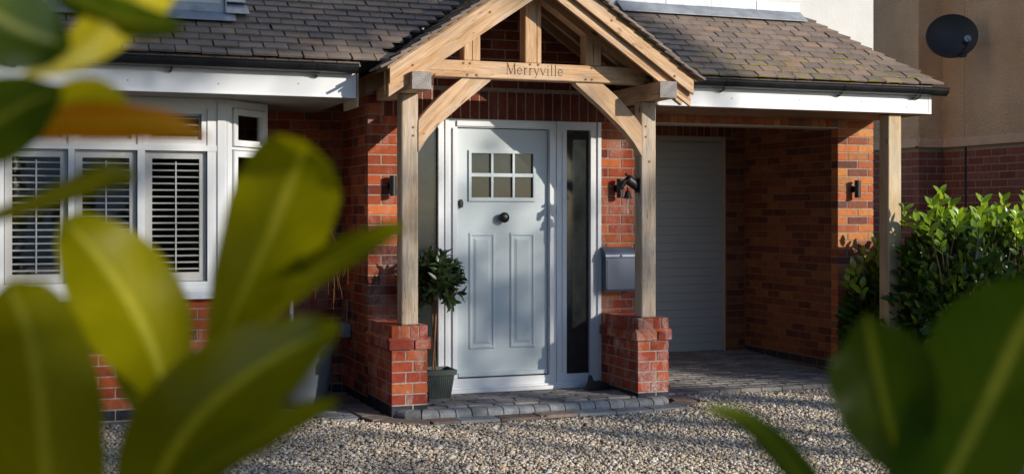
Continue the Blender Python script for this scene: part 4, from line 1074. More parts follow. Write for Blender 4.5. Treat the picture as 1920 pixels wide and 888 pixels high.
# outdoor socket on the left face of the block
t = thing('outdoor_socket', 'grey weatherproof socket box low on dark brick left of the porch', 'socket', (-1.10, 0.63, 0.46))
q = MB(); q.cbox((-1.135, 0.62, 0.46), (Uy, ZU, Vector((1, 0, 0))), (0.15, 0.12, 0.07), 0.01); q.build('socket_box', M['socket'], t)
q = MB(); q.cbox((-1.175, 0.62, 0.462), (Uy, ZU, Vector((1, 0, 0))), (0.13, 0.10, 0.012), 0.005); q.tube([(-1.12, 0.62, 0.52), (-1.112, 0.62, 0.7)], 0.008, 6); q.build('socket_flap', M['socket'], t)

# ================================================================== PLANTS
def leaf_mesh(name, L, Wd, m, fold=0.25, curl=0.25, nl=5, tip=1.0):
    """folded, curled leaf along +X from the origin"""
    vs, fs, uv = [], [], []
    for i in range(nl+1):
        t = i/nl; w = Wd/2*max(0.03, math.sin(math.pi*min(1, t**0.85))**0.75) if i < nl else 0.0008
        if i == 0: w = 0.002
        x = L*t; z = -curl*L*t*t
        vs += [(x, -w, z + fold*w), (x, 0, z), (x, w, z + fold*w)]
    for i in range(nl):
        a = i*3; fs += [(a, a+3, a+4, a+1), (a+1, a+4, a+5, a+2)]
    me = bpy.data.meshes.new(name); me.from_pydata(vs, [], fs); me.materials.append(m)
    me.polygons.foreach_set('use_smooth', [True]*len(fs)); return me
def leaf_mtx(p, d, up, sc):
    X = Vector(d).normalized(); Yv = Vector(up).cross(X)
    if Yv.length < 1e-3: Yv = Vector((1, 0, 0)).cross(X)
    Yv.normalize(); Zv = X.cross(Yv)
    return frame_m(p, X*sc, Yv*sc, Zv*sc)
def join_leaves(name, items, parent, m):
    """many leaves as one foliage mesh"""
    V, Fq = [], []; off = 0
    for me, mtx in items:
        co = np.empty(len(me.vertices)*3, np.float32); me.vertices.foreach_get('co', co); co = co.reshape(-1, 3)
        Mx = np.array(mtx)[:3]; V.append(co @ Mx[:, :3].T + Mx[:, 3])
        fi = np.empty(len(me.polygons)*4, np.int32); me.polygons.foreach_get('vertices', fi) if False else me.loops.foreach_get('vertex_index', fi); Fq.append(fi + off); off += len(me.vertices)
    V = np.concatenate(V); Fq = np.concatenate(Fq); nf = len(Fq)//4
    me = bpy.data.meshes.new(name); me.vertices.add(len(V)); me.vertices.foreach_set('co', V.astype(np.float32).reshape(-1))
    me.loops.add(len(Fq)); me.loops.foreach_set('vertex_index', Fq); me.polygons.add(nf); me.polygons.foreach_set('loop_start', np.arange(nf)*4)
    me.polygons.foreach_set('use_smooth', [True]*nf); me.update(calc_edges=True); me.materials.append(m)
    o = link(name, me, parent); o['kind'] = 'stuff'; return o
def add_leaves(items, parent, m, limit, weight):
    items.sort(key=weight)
    for me, mtx in items[:limit]: link('leaf', me, parent, mtx)
    if m is None:
        for mm in {me.materials[0] for me, _ in items[limit:]}: join_leaves('foliage', [i for i in items[limit:] if i[0].materials[0] == mm], parent, mm)
    elif items[limit:]: join_leaves('foliage', items[limit:], parent, m)

# potted standard bay tree
bt = thing('potted_bay_tree', 'clipped bay tree with twin stems in ribbed slate grey pot by front door', 'potted tree', (-0.64, -0.33, 0))
pcx, pcy = -0.652, -0.335
q = MB()
def sq(w, z): return [(pcx-w, pcy-w, z), (pcx+w, pcy-w, z), (pcx+w, pcy+w, z), (pcx-w, pcy+w, z)]
lv = [(0.088, 0.0), (0.088, 0.022), (0.084, 0.024), (0.107, 0.195), (0.120, 0.197), (0.124, 0.235), (0.112, 0.237), (0.108, 0.205)]
vs = [v for w, z in lv for v in sq(w, z)]
q.add(vs, [(i*4+k, i*4+(k+1) % 4, (i+1)*4+(k+1) % 4, (i+1)*4+k) for i in range(len(lv)-1) for k in range(4)] + [(0, 1, 2, 3)])
q.build('pot', M['pot'], bt)
q = MB()
for i in range(12):
    f_ = -0.9 + 1.8*i/11
    q.tube([(pcx+f_*0.082, pcy-0.0845, 0.026), (pcx+f_*0.104, pcy-0.107, 0.194)], 0.0048, 6); q.tube([(pcx-0.0845, pcy+f_*0.082, 0.026), (pcx-0.107, pcy+f_*0.104, 0.194)], 0.0048, 6)
q.build('pot_rib', M['pot'], bt)
q = MB(); q.add(sq(0.109, 0.212), [(0, 1, 2, 3)])
for _ in range(40):
    a, b = random.uniform(-.1, .1), random.uniform(-.1, .1); q.lathe([(0.008, 0), (0.007, 0.006), (0, 0.009)], (pcx+a, pcy+b, 0.210), 5)
q.build('soil', M['soil'], bt)
for s in (-1, 1):
    q = MB(); pts = [(pcx-0.02+s*0.012*math.cos(k*0.35), pcy+s*0.012*math.sin(k*0.35), 0.20+0.055*k) for k in range(12)]
    q.tube(pts, [0.008]*6+[0.007]*6, 8); q.build('trunk', M['bark'] if s > 0 else M['twig'], bt, True)
bl_ = [leaf_mesh('bay_leaf', 0.085, 0.030, M['bay'], 0.3, 0.12), leaf_mesh('bay_leaf', 0.075, 0.027, M['bay'], 0.15, -0.15), leaf_mesh('bay_leaf', 0.09, 0.032, M['bay'], 0.4, 0.3)]
cc = Vector((-0.66, -0.335, 0.90)); it = []
q = MB()
for k in range(105):
    u1, u2 = random.random(), random.uniform(-0.85, 1.0); a = u1*2*math.pi; r = math.sqrt(1-u2*u2)
    d = Vector((r*math.cos(a), r*math.sin(a), u2)); rad = random.uniform(0.10, 0.205)
    if d.x > 0.3: rad *= 1.12
    p = cc + Vector((d.x*rad*0.98, d.y*rad*0.9, d.z*rad*1.05))
    q.tube([cc + Vector((0, 0, -0.12)), cc + d*rad*0.5, p], [0.005, 0.003, 0.0015], 4, False)
    dd = (d + Vector((0, 0, 0.55))).normalized()
    for j in range(random.randint(6, 9)):
        b = j*2.4; side = dd.orthogonal().normalized(); side = Matrix.Rotation(b, 3, dd) @ side
        ld_ = (dd*random.uniform(0.35, 0.9) + side*random.uniform(0.6, 1.0)).normalized()
        it.append((random.choice(bl_), leaf_mtx(p - dd*0.012*j*0.6, ld_, dd + side*0.2, random.uniform(0.85, 1.25))))
q.build('branch', M['bark'], bt)
add_leaves(it, bt, M['bay'], 299, lambda i: (Vector(i[1].translation) - CAM).length)

# laurels beside the carport
ll = [leaf_mesh('laurel_leaf', 0.128, 0.066, M['laurel'], 0.24, 0.10, 6), leaf_mesh('laurel_leaf', 0.115, 0.060, M['laurel'], 0.12, -0.12, 6), leaf_mesh('laurel_leaf', 0.135, 0.066, M['laurel'], 0.35, 0.25, 6)]
ly = [leaf_mesh('laurel_leaf', 0.128, 0.068, M['laurel_sunlit_young'], 0.24, 0.10, 6), leaf_mesh('laurel_leaf', 0.115, 0.062, M['laurel_sunlit_young'], 0.12, -0.10, 6), leaf_mesh('laurel_leaf', 0.135, 0.066, M['laurel_sunlit_young'], 0.32, 0.2, 6)]
def laurel(name, label, blobs, shoots, nleaf_in, loc):
    t = thing(name, label, 'shrub', loc)
    it = []; st = MB()
    for (p, L, lean) in shoots:
        p = Vector(p); d = Vector((lean[0], lean[1], 1)).normalized()
        st.tube([p - d*L*2.2, p, p + d*L], [0.008, 0.006, 0.003], 5, False)
        nw = max(2, int(L/0.032))
        for j in range(nw):
            q_ = p + d*(L*j/(nw-1) if nw > 1 else 0)
            for s in range(2):
                b = j*1.57 + s*3.14 + random.uniform(-.4, .4)
                side = Matrix.Rotation(b, 3, d) @ d.orthogonal().normalized()
                up_ = 0.55 + 0.9*(j/(nw-1) if nw > 1 else 1)
                ld_ = (side + d*up_).normalized()
                it.append((random.choice(ly), leaf_mtx(q_, ld_, d*0.5 - side*0.35 + Vector((-0.1, -0.75, 0.1)), random.uniform(0.65, 0.95))))
    for (c, r, n) in blobs:
        c = Vector(c); r = Vector(r)
        for _ in range(n):
            v = Vector((random.gauss(0, 1), random.gauss(0, 1), random.gauss(0, 1))).normalized()*random.uniform(0.55, 1.0)
            p = c + Vector((v.x*r.x, v.y*r.y, v.z*r.z))
            if p.z < -0.02: continue
            ld_ = (v + Vector((random.uniform(-.8, .8), random.uniform(-.8, .8), random.uniform(0.0, 0.9)))).normalized()
            it.append((random.choice(ll), leaf_mtx(p, ld_, Vector((random.uniform(-.6, .4), -0.9, 0.6)), random.uniform(0.6, 0.95))))
        for _ in range(6):
            a = random.uniform(0, 6.28); st.tube([(c.x, c.y, -0.07), c*0.5 + Vector((c.x, c.y, 0))*0.5, c + Vector((r.x*math.cos(a)*.7, r.y*math.sin(a)*.7, r.z*0.6))], [0.018, 0.012, 0.005], 5, False)
    st.build('stem', M['bark'], t)
    add_leaves(it, t, None, 299, lambda i: -(i[1].translation.z*1.0 - (i[1].translation - CAM).length*0.35))
sh_ = []
def shoot_row(x0, x1, n, ytop, zfun):
    for i in range(n):
        x = x0 + (x1-x0)*(i+random.uniform(0.1, 0.9))/n; y = ytop + random.uniform(-0.32, 0.32)
        sh_.append(((x, y, zfun(x) - random.uniform(0.12, 0.34)), random.uniform(0.09, 0.16), (random.uniform(-.4, .2), random.uniform(-.4, .1))))
sh_ = [((3.63, -0.75, 1.42), 0.15, (-.1, -.1)), ((3.52, -0.85, 1.33), 0.14, (-.3, 0)), ((3.72, -0.70, 1.33), 0.14, (.2, -.2)), ((3.40, -0.80, 1.22), 0.12, (-.5, -.1)), ((3.60, -0.95, 1.20), 0.15, (-.1, -.4)),
       ((4.02, -0.80, 1.34), 0.15, (-.1, -.2)), ((3.92, -0.90, 1.27), 0.13, (-.4, -.2)), ((4.12, -0.75, 1.30), 0.12, (.3, -.1)), ((4.30, -0.70, 1.38), 0.13, (.1, -.1)), ((4.42, -0.80, 1.34), 0.14, (.2, -.2)), ((4.22, -0.95, 1.24), 0.13, (-.1, -.4)),
       ((4.58, -0.70, 1.40), 0.14, (.1, 0)), ((4.72, -0.72, 1.42), 0.14, (.1, -.1)), ((3.80, -0.95, 1.14), 0.12, (-.2, -.4)), ((3.46, -0.98, 1.08), 0.12, (-.4, -.3))]
shoot_row(3.4, 4.9, 44, -0.75, lambda x: 1.42)
laurel('laurel_hedge', 'glossy green laurel hedge with sunlit tips in front of the neighbouring brick wall', [((3.75, -0.72, 0.70), (0.50, 0.42, 0.66), 1500), ((4.35, -0.62, 0.70), (0.54, 0.45, 0.70), 1500), ((5.0, -0.6, 0.72), (0.5, 0.45, 0.7), 700), ((3.52, -0.42, 0.50), (0.24, 0.25, 0.58), 700)], sh_, 0, (4.2, -0.7, 0))
sh_ = [((3.46, -0.10, 1.00), 0.13, (-.1, -.2)), ((3.34, -0.12, 0.92), 0.12, (-.3, -.2)), ((3.24, -0.15, 0.82), 0.12, (-.5, -.2)), ((3.36, -0.20, 0.82), 0.12, (.1, -.4)), ((3.50, -0.15, 0.95), 0.11, (.3, 0)), ((3.20, -0.12, 0.70), 0.12, (-.5, -.1)), ((3.22, -0.22, 0.66), 0.12, (-.3, -.5))]
laurel('laurel_shrub', 'low dark laurel shrub at foot of the sunlit garage pillar', [((3.47, -0.12, 0.42), (0.34, 0.22, 0.50), 1000)], sh_, 0, (3.35, -0.12, 0))

# grey pot with a dried twiggy plant against the recess wall
t = thing('grey_pot', 'large round grey pot on paving in the dark corner beside the bay window', 'plant pot', (-1.60, 0.08, -0.055))
q = MB(); q.lathe([(0.15, -0.055), (0.17, -0.05), (0.205, 0.05), (0.232, 0.20), (0.240, 0.34), (0.238, 0.42), (0.225, 0.42), (0.22, 0.36), (0.0, 0.36)], (-1.60, 0.08, 0), 32); q.build('pot_body', M['greypot'], t, True)
q = MB(); q.lathe([(0.218, 0), (0.12, 0.012), (0, 0.016)], (-1.60, 0.08, 0.362), 20); q.build('soil', M['soil'], t)
t = thing('dried_plant', 'leafless twiggy plant with pale trunk and reddish twigs in grey pot', 'plant', (-1.65, 0.10, 0.37))
q = MB(); q.tube([(-1.675, 0.06, 0.36), (-1.672, 0.065, 0.6), (-1.678, 0.06, 0.80), (-1.66, 0.08, 1.05), (-1.63, 0.1, 1.3)], [0.017, 0.016, 0.015, 0.011, 0.006], 8); q.build('trunk', M['birch'], t, True)
q = MB()
for _ in range(46):
    a = random.uniform(0, 6.28); r = random.uniform(0.08, 0.42); z = random.uniform(0.62, 1.25)
    p0 = Vector((-1.655 + random.uniform(-.02, .05), 0.10, random.uniform(0.95, 1.32))); p1 = p0 + Vector((r*abs(math.cos(a))*0.9, r*math.sin(a)*0.4, random.uniform(0.0, 0.15))); p2 = p1 + Vector((random.uniform(-.02, .12), random.uniform(-.05, .05), -random.uniform(0.15, 0.42)))
    q.tube([p0, p1, (p1+p2)/2 + Vector((0.02, 0, 0.02)), p2], [0.0035, 0.0025, 0.002, 0.0012], 4, False)
q.build('twig', M['twig'], t)
# wall trough with flowers under the bay window
t = thing('wall_trough', 'black iron wall trough with coco liner and white flowers under bay window', 'planter', (-3.05, -0.25, 0.55))
q = MB(); x0, x1 = -3.36, -2.80
q.tube([(x0, -0.36, 0.645), (x1, -0.36, 0.645)], 0.010, 6); q.tube([(x0, -0.36, 0.645), (x0, -0.205, 0.645)], 0.010, 6); q.tube([(x1, -0.36, 0.645), (x1, -0.205, 0.645)], 0.010, 6); q.tube([(x0, -0.28, 0.475), (x1, -0.28, 0.475)], 0.008, 6)
q.build('trough_rim', M['iron'], t)
for i in range(7):
    xx = x0 + (x1-x0)*i/6
    q = MB(); q.tube([(xx, -0.36, 0.645), (xx, -0.355, 0.55), (xx, -0.28, 0.475), (xx, -0.205, 0.46)], 0.008, 6); q.build('trough_bar', M['iron'], t)
q = MB(); q.prism([(-0.205, 0.48), (-0.275, 0.49), (-0.345, 0.56), (-0.348, 0.64), (-0.205, 0.64)], 'x', x0+0.01, x1-0.01); q.build('coco_liner', M['coco'], t)
fl_ = MB(); gy = MB(); pet = MB()
for _ in range(60):
    x, y, z = random.uniform(x0+.02, x1-.02), random.uniform(-0.37, -0.22), 0.66 + random.uniform(0, 0.035)
    a = random.uniform(0, 6.28); d = Vector((math.cos(a), math.sin(a), random.uniform(0.1, 0.8))).normalized(); s = random.uniform(0.012, 0.02); e = d.orthogonal().normalized()*s*0.5
    gy.add([Vector((x, y, z)), Vector((x, y, z)) + d*s + e, Vector((x, y, z)) + d*s*2, Vector((x, y, z)) + d*s - e], [(0, 1, 2, 3)])
for _ in range(26):
    x, y, z = random.uniform(x0+.02, x1-.02), random.uniform(-0.38, -0.28), 0.675 + random.uniform(-0.02, 0.03)
    for k in range(5):
        a = k*1.257; c = Vector((x + 0.009*math.cos(a), y - 0.004, z + 0.009*math.sin(a)))
        pet.add([c + Vector((0.007*math.cos(b), -0.002*math.cos(b*2), 0.007*math.sin(b))) for b in np.linspace(0, 6.28, 6, endpoint=False)], [tuple(range(6))])
    pet.lathe([(0.004, 0), (0.003, 0.003), (0, 0.004)], (x, y-0.006, z), 6, AX, 1)
o = gy.build('greenery', M['bay'], t); o['kind'] = 'stuff'
pet.build('flower', [M['petal'], M['petal_yellow']], t)

# ================================================================== NEIGHBOUR
nb = thing('neighbour_house', 'neighbouring house with peach roughcast over a dark red brick base', 'house', (6.5, 3, 0))
c = MB(); c.box(5.3+I, 12, -0.62+I, 1.28, -0.1, 2.08); c.box(5.0+I, 12, 1.28+I, 10, -0.1, 2.08); c = c.build('wall', M['mortar'], nb)
q = MB(); q.box(5.285, 12, -0.635, 1.265, 2.085, 6.5); q.box(4.985, 12, 1.265, 10, 2.085, 6.52); q.build('roughcast', M['peach'], nb)
q = MB()
for (x, y0, y1) in ((5.285, -0.66, 1.24), (4.985, 1.24, 10)):
    q.prism([(x, 2.165), (x-0.008, 2.15), (x-0.022, 2.088), (x-0.022, 2.076), (x+0.02, 2.076), (x+0.02, 2.165)], 'y', y0, y1)
q.prism([(1.265, 2.165), (1.257, 2.15), (1.243, 2.088), (1.243, 2.076), (1.285, 2.076), (1.285, 2.165)], 'x', 4.963, 5.30)
q.build('bellcast_band', M['peach_smooth'], nb)
q = MB(); q.box(5.281, 5.2853, 0.930, 0.935, 2.17, 6.4); q.build('movement_joint', M['peach_smooth'], nb)
q = MB(); q.box(5.292, 5.3, 0.922, 0.942, 0.0, 2.07); q.build('brick_joint', M['plinth'], nb)
NB = []
courses(NB, (5.3, -0.55), (0, 1), (-1, 0), 1.83, 0.0, 2.08, M['brick_far'], course=0.0756, dep=0.05)
courses(NB, (5.0, 1.385), (0, 1), (-1, 0), 3.5, 0.0, 2.08, M['brick_far'], course=0.0756, dep=0.05, par=1)
courses(NB, (5.0, 1.28), (1, 0), (0, -1), 0.30, 0.0, 2.08, M['brick_far'], course=0.0756, dep=0.06, start='A')
NB = [(p[0]*(1.0 if p[1].z > 1.2 else 0.2),) + p[1:] for p in NB]
place_pieces(NB, c, 'brick', 250, 'brickwork')
rb = MB(); rb.prism([(-0.9, 6.4), (10.4, 6.4), (4.7, 9.0)], 'x', 4.7, 12); rb.build('roof', M['tile'], nb)

# satellite dish
sd = thing('satellite_dish', 'dark oval satellite dish with receiver arm on peach roughcast wall', 'satellite dish', (5.285, 0.75, 3.1))
dc = Vector((4.93, 0.69, 3.135)); dn = Vector((-0.42, -0.86, 0.22)).normalized(); du = (ZU - dn*ZU.dot(dn)).normalized(); dr_ = du.cross(dn); du, dr_ = (Matrix.Rotation(0.3, 3, dn) @ du), (Matrix.Rotation(0.3, 3, dn) @ dr_)
q = MB(); vs, fs = [], []; nr, na = 6, 40
for i in range(nr+1):
    r = i/nr
    for k in range(na):
        a = 2*math.pi*k/na
        vs.append(dc + dr_*(0.247*r*math.cos(a)) + du*(0.219*r*math.sin(a)) - dn*(0.075*(1-r*r)))
fs = [(i*na+k, i*na+(k+1) % na, (i+1)*na+(k+1) % na, (i+1)*na+k) for i in range(nr) for k in range(na)]
q.add(vs, fs); b0 = len(q.v)
rim = [dc + dr_*(0.249*math.cos(2*math.pi*k/na)) + du*(0.221*math.sin(2*math.pi*k/na)) for k in range(na+1)]
q.tube(rim, 0.006, 5, False); q.build('dish', plain('dish_mesh', (0.022, 0.024, 0.03), 0.55), sd, True)
ln = dc + dn*0.20 - du*0.135 + dr_*0.05
q = MB(); q.tube([dc - du*0.20 - dn*0.05, dc - du*0.215 + dn*0.05, ln - du*0.03], 0.011, 6); q.build('receiver_arm', M['black'], sd)
q = MB(); q.tube([ln, ln - dn*0.075], [0.038, 0.030], 14); q.tube([ln + dn*0.03, ln + dn*0.001], [0.033, 0.039], 14); q.build('receiver', M['black'], sd)
q = MB(); q.tube([ln + dn*0.031, ln + dn*0.030], [0.024, 0.034], 14); q.build('receiver_cap', M['socket'], sd)
q = MB(); q.tube([ln + dn*0.03, ln + dn*0.04 - du*0.08, ln - du*0.13 - dr_*0.03, ln - du*0.10 - dr_*0.07, dc - du*0.19 - dn*0.03], 0.004, 6); q.build('cable', M['black'], sd)
q = MB(); q.tube([dc - dn*0.07, dc - dn*0.12, Vector((5.285, 0.95, 3.05))], 0.018, 8); q.cbox((5.279, 0.95, 3.05), (Uy, ZU, U), (0.1, 0.16, 0.012), 0.003); q.build('wall_mount', M['black'], sd)
# low wall between the gardens
lw = thing('garden_wall', 'low pinkish stone garden wall glimpsed behind the carport post', 'wall', (4.7, 2.2, 0))
q = MB(); q.box(3.9, 4.98, 2.1, 2.3, -0.08, 1.03); q.build('wall_body', M['hose'], lw)
q = MB()
for i in range(3): q.cbox((4.08+i*0.36, 2.2, 1.09), (U, Uy, ZU), (0.35, 0.28, 0.11), 0.012)
q.build('coping', M['hose'], lw)

# ================================================================== FOREGROUND LEAVES
def cat(p, n):
    out = []
    P = [p[0]] + list(p) + [p[-1]]
    for i in range(1, len(P)-2):
        for k in range(n):
            t = k/n; a, b, c_, d = (np.array(P[i+o], float) for o in (-1, 0, 1, 2))
            out.append(0.5*((2*b) + (-a+c_)*t + (2*a-5*b+4*c_-d)*t*t + (-a+3*b-3*c_+d)*t**3))
    out.append(np.array(p[-1], float)); return out
def big_leaf(pts, parent, m, roll=0.0, fold=0.25, arch=0.15, name='leaf', label=None):
    """pts: (px, py, distance, half width in px) from the stalk to the tip"""
    S_ = cat(pts, 5); C3 = [at(s[0], s[1], s[2]) for s in S_]; W3 = [max(0.0006, s[3]*s[2]/FPX) for s in S_]
    nc = 8; vs, uv = [], []
    nn = len(C3)
    for i, c_ in enumerate(C3):
        t = (C3[min(i+1, nn-1)] - C3[max(i-1, 0)]).normalized(); v = (c_ - CAM).normalized()
        sd_ = t.cross(v).normalized(); nr_ = sd_.cross(t).normalized()
        ro = roll if not callable(roll) else roll(i/(nn-1))
        a = Matrix.Rotation(ro, 3, t) @ sd_; b = Matrix.Rotation(ro, 3, t) @ nr_
        for k in range(nc+1):
            u_ = -1 + 2*k/nc
            wav = 0.05*math.sin(i*0.9 + (2 if u_ > 0 else 0))*abs(u_)**2
            vs.append(c_ + a*(W3[i]*u_) + b*(W3[i]*(fold*abs(u_) - arch*u_*u_ + wav))); uv.append((k/nc, i/(nn-1)))
    fs = [(i*(nc+1)+k, i*(nc+1)+k+1, (i+1)*(nc+1)+k+1, (i+1)*(nc+1)+k) for i in range(nn-1) for k in range(nc)]
    me = bpy.data.meshes.new(name); me.from_pydata(vs, [], fs); me.materials.append(m); me.polygons.foreach_set('use_smooth', [True]*len(fs))
    ul = me.uv_layers.new(name='UVMap'); li = np.empty(len(me.loops), np.int32); me.loops.foreach_get('vertex_index', li)
    ul.data.foreach_set('uv', np.array(uv)[li].reshape(-1))
    o = link(name, me, parent)
    if label: o['label'] = label
    return o
fl1 = thing('foreground_shrub', 'blurred olive green broad leaves of a shrub close in front at left', 'shrub', tuple(at(330, 1000, 0.56)))
ML, MBn = M['front_leaf'], M['brown_leaf']
def leaf_at(t, m, d0, d1, pts, roll=0.0, fold=0.3, arch=0.12, label=None):
    n = len(pts); big_leaf([(p[0], p[1], d0 + (d1-d0)*i/(n-1), p[2]) for i, p in enumerate(pts)], t, m, roll, fold, arch, label=label)
leaf_at(fl1, ML, .60, .54, [(318, 775, 10), (308, 725, 42), (288, 655, 84), (250, 575, 101), (200, 500, 88), (150, 442, 52), (128, 420, 26), (118, 410, 5)], 0.1, 0.3)
leaf_at(fl1, ML, .60, .56, [(402, 690, 16), (425, 620, 44), (455, 550, 68), (502, 450, 97), (542, 350, 99), (560, 308, 80), (570, 284, 50), (576, 269, 8)], -0.2, 0.28)
leaf_at(fl1, ML, .61, .54, [(430, 650, 10), (520, 562, 30), (600, 502, 33), (680, 458, 27), (735, 431, 17), (758, 421, 3)], 0.35, 0.4)
leaf_at(fl1, ML, .52, .48, [(98, 1060, 60), (90, 950, 106), (82, 830, 116), (70, 710, 113), (45, 600, 86), (24, 552, 45), (12, 529, 6)], 0.1, 0.35)
leaf_at(fl1, ML, .53, .49, [(262, 980, 40), (296, 900, 92), (335, 828, 106), (395, 757, 104), (480, 690, 86), (565, 642, 54), (612, 620, 26), (636, 608, 5)], -0.15, 0.25)
leaf_at(fl1, ML, .50, .48, [(300, 935, 26), (370, 888, 38), (440, 843, 40), (520, 802, 34), (590, 768, 20), (637, 751, 3)], 0.45, 0.45)
leaf_at(fl1, ML, .63, .60, [(330, 790, 8), (292, 765, 28), (262, 710, 42), (242, 650, 34), (228, 610, 5)], 0.5, 0.4)
leaf_at(fl1, ML, .52, .50, [(-80, 432, 8), (0, 404, 14), (80, 378, 18), (150, 352, 25), (205, 331, 27), (240, 329, 15), (253, 335, 3)], 0.25, 0.5)
q = MB(); q.tube([at(360, 1100, .60), at(370, 900, .605), at(400, 740, .61), at(430, 650, .61)], [0.0035, 0.003, 0.0025, 0.002], 8); q.tube([at(260, 1100, .56), at(262, 980, .53)], 0.003, 8); q.build('stem', M['bark'], fl1)
fl2 = thing('overhanging_shrub', 'blurred yellow green leaves with one orange leaf reaching in at top left', 'shrub', tuple(at(-120, 200, 0.5)))
leaf_at(fl2, M['front_green'], .50, .48, [(-120, -40, 60), (-40, 10, 86), (30, 50, 82), (90, 74, 54), (118, 84, 24), (132, 88, 5)], 0.1, 0.3)
leaf_at(fl2, M['front_green'], .50, .48, [(-110, 305, 45), (-35, 248, 76), (28, 206, 70), (78, 182, 40), (104, 172, 18), (116, 168, 4)], 0.1, 0.3)
leaf_at(fl2, M['sunlit_leaf'], .53, .50, [(330, -110, 50), (260, -15, 58), (200, 45, 50), (145, 92, 36), (92, 124, 20), (42, 142, 3)], 0.35, 0.45, label='leaf coloured bright yellow for the sun shining through it')
leaf_at(fl2, M['front_green'], .52, .51, [(60, -60, 10), (120, -10, 32), (190, 25, 40), (260, 44, 36), (315, 50, 22), (348, 52, 4)], 0.5, 0.4)
leaf_at(fl2, MBn, .52, .50, [(-60, 272, 10), (40, 246, 24), (120, 232, 34), (220, 230, 36), (310, 236, 28), (365, 250, 13), (393, 261, 2)], 0.15, 0.4, label='orange brown autumn leaf')
leaf_at(fl2, M['sunlit_leaf'], .53, .51, [(30, 240, 6), (90, 205, 24), (140, 185, 34), (190, 178, 28), (228, 188, 10), (238, 195, 3)], 0.4, 0.5)
q = MB(); q.tube([at(-260, 240, .52), at(-150, 180, .51), at(-110, 60, .50), at(-130, -60, .5)], 0.003, 8); q.build('stem', M['bark'], fl2)
fr1 = thing('foreground_shrub', 'blurred dark green broad leaves of a shrub close in front at lower right', 'shrub', tuple(at(1750, 1000, 0.56)))
MG = M['front_green']
leaf_at(fr1, MG, .58, .55, [(1708, 950, 8), (1693, 890, 18), (1678, 832, 54), (1662, 770, 84), (1645, 700, 96), (1634, 642, 90), (1628, 610, 62), (1624, 588, 10)], 0.1, -0.7, -0.05)
leaf_at(fr1, MG, .56, .53, [(1728, 1000, 92), (1785, 888, 112), (1850, 760, 136), (1905, 640, 136), (1942, 565, 86), (1962, 525, 20)], 0.25, 0.3)
leaf_at(fr1, MG, .56, .54, [(1565, 965, 22), (1505, 900, 32), (1452, 838, 30), (1400, 792, 21), (1350, 771, 13), (1318, 766, 3)], -0.35, 0.6)
q = MB(); q.tube([at(1760, 1150, .58), at(1722, 1000, .58), at(1708, 950, .58)], 0.003, 8); q.tube([at(1640, 1130, .57), at(1565, 965, .56)], 0.0025, 8); q.build('stem', M['bark'], fr1)

# ================================================================== OUT OF VIEW ACROSS THE FRONT GARDEN, PLACED FOR SHADE AND REFLECTIONS
sl = [leaf_mesh('tree_leaf', 0.15, 0.10, M['shade_leaf'], 0.2, 0.2, 3)]
HOLES = [(-9.959, -2.055, 0.13), (-9.974, -2.066, 0.10), (-9.846, -2.134, 0.085), (-9.922, -2.219, 0.05), (-9.951, -2.109, 0.04), (-9.971, -2.08, 0.09), (-9.689, -2.202, 0.05), (-9.735, -2.237, 0.05), (-9.933, -2.048, 0.05), (-9.853, -2.141, 0.03), (-9.91, -2.14, 0.03), (0.47, 0.0, 0.36), (1.05, 1.62, 0.55), (-0.97, 1.50, 0.36), (-0.97, 0.90, 0.17), (0.0, 0.18, 0.11), (-2.05, -0.40, 0.26), (-2.35, 2.05, 0.24), (3.5, 1.9, 1.06), (2.9, 1.85, 1.0), (4.2, 1.85, 1.0), (3.2, 1.9, 1.05), (-1.47, 0.05, 0.2), (-0.42, 1.85, 0.26), (-0.7, -0.75, 0.13), (0.9, -0.62, 0.16), (1.9, -1.0, 0.22), (-1.0, -1.2, 0.16), (3.0, -0.2, 0.2), (-2.6, 1.0, 0.2), (-2.9, 0.15, 0.22)]  # crown gaps placed so sun patches land on chosen spots
def shade_tree(label, base, crowns, y_, per, size=1.0):
    t = thing('tree', label, 'tree', base)
    it = []
    for (u_, w_c, ru, rw, dens) in crowns:
        n = int(per*dens*ru*rw)
        for _ in range(n):
            a = random.uniform(0, 6.28); r = math.sqrt(random.random()); uu = u_ + ru*r*math.cos(a); ww = w_c + rw*r*math.sin(a)
            if any((uu-h[0])**2 + (ww-h[1])**2 < (h[2]*random.uniform(0.85, 1.1))**2 for h in HOLES): continue
            y = y_ + random.uniform(-1.2, 1.2)*size
            p = Vector((uu - 0.72*y, y, ww - 0.39*y))
            if p.z < 0: continue
            d = Vector((random.gauss(0, 1), random.gauss(0, 1), random.gauss(0, 0.7))).normalized()
            it.append((sl[0], leaf_mtx(p, d, Vector((0.4, -0.6, 0.6)) + Vector((random.uniform(-.5, .5), random.uniform(-.5, .5), 0)), random.uniform(0.7, 1.2)*size)))
    join_leaves('crown', it, t, M['shade_leaf'])['kind'] = 'thing'
    q = MB(); bx, by = base[0], base[1]
    top = sum(c_[1] - 0.39*y_ for c_ in crowns)/len(crowns)
    q.tube([(bx, by, -0.1), (bx+0.05, by, top*0.3), (bx-0.05, by+0.05, top*0.65), (bx, by, top)], [0.05*top**0.8, 0.04*top**0.8, 0.03*top**0.8, 0.03], 10)
    for (u_, w_c, ru, rw, dens) in crowns:
        c_ = Vector((u_ - 0.72*y_, y_, w_c - 0.39*y_)); q.tube([(bx, by, top*0.55), ((bx+c_.x)/2, (by+c_.y)/2, c_.z*0.8), c_], [0.06, 0.04, 0.015], 6)
    q.build('trunk', M['bark'], t)
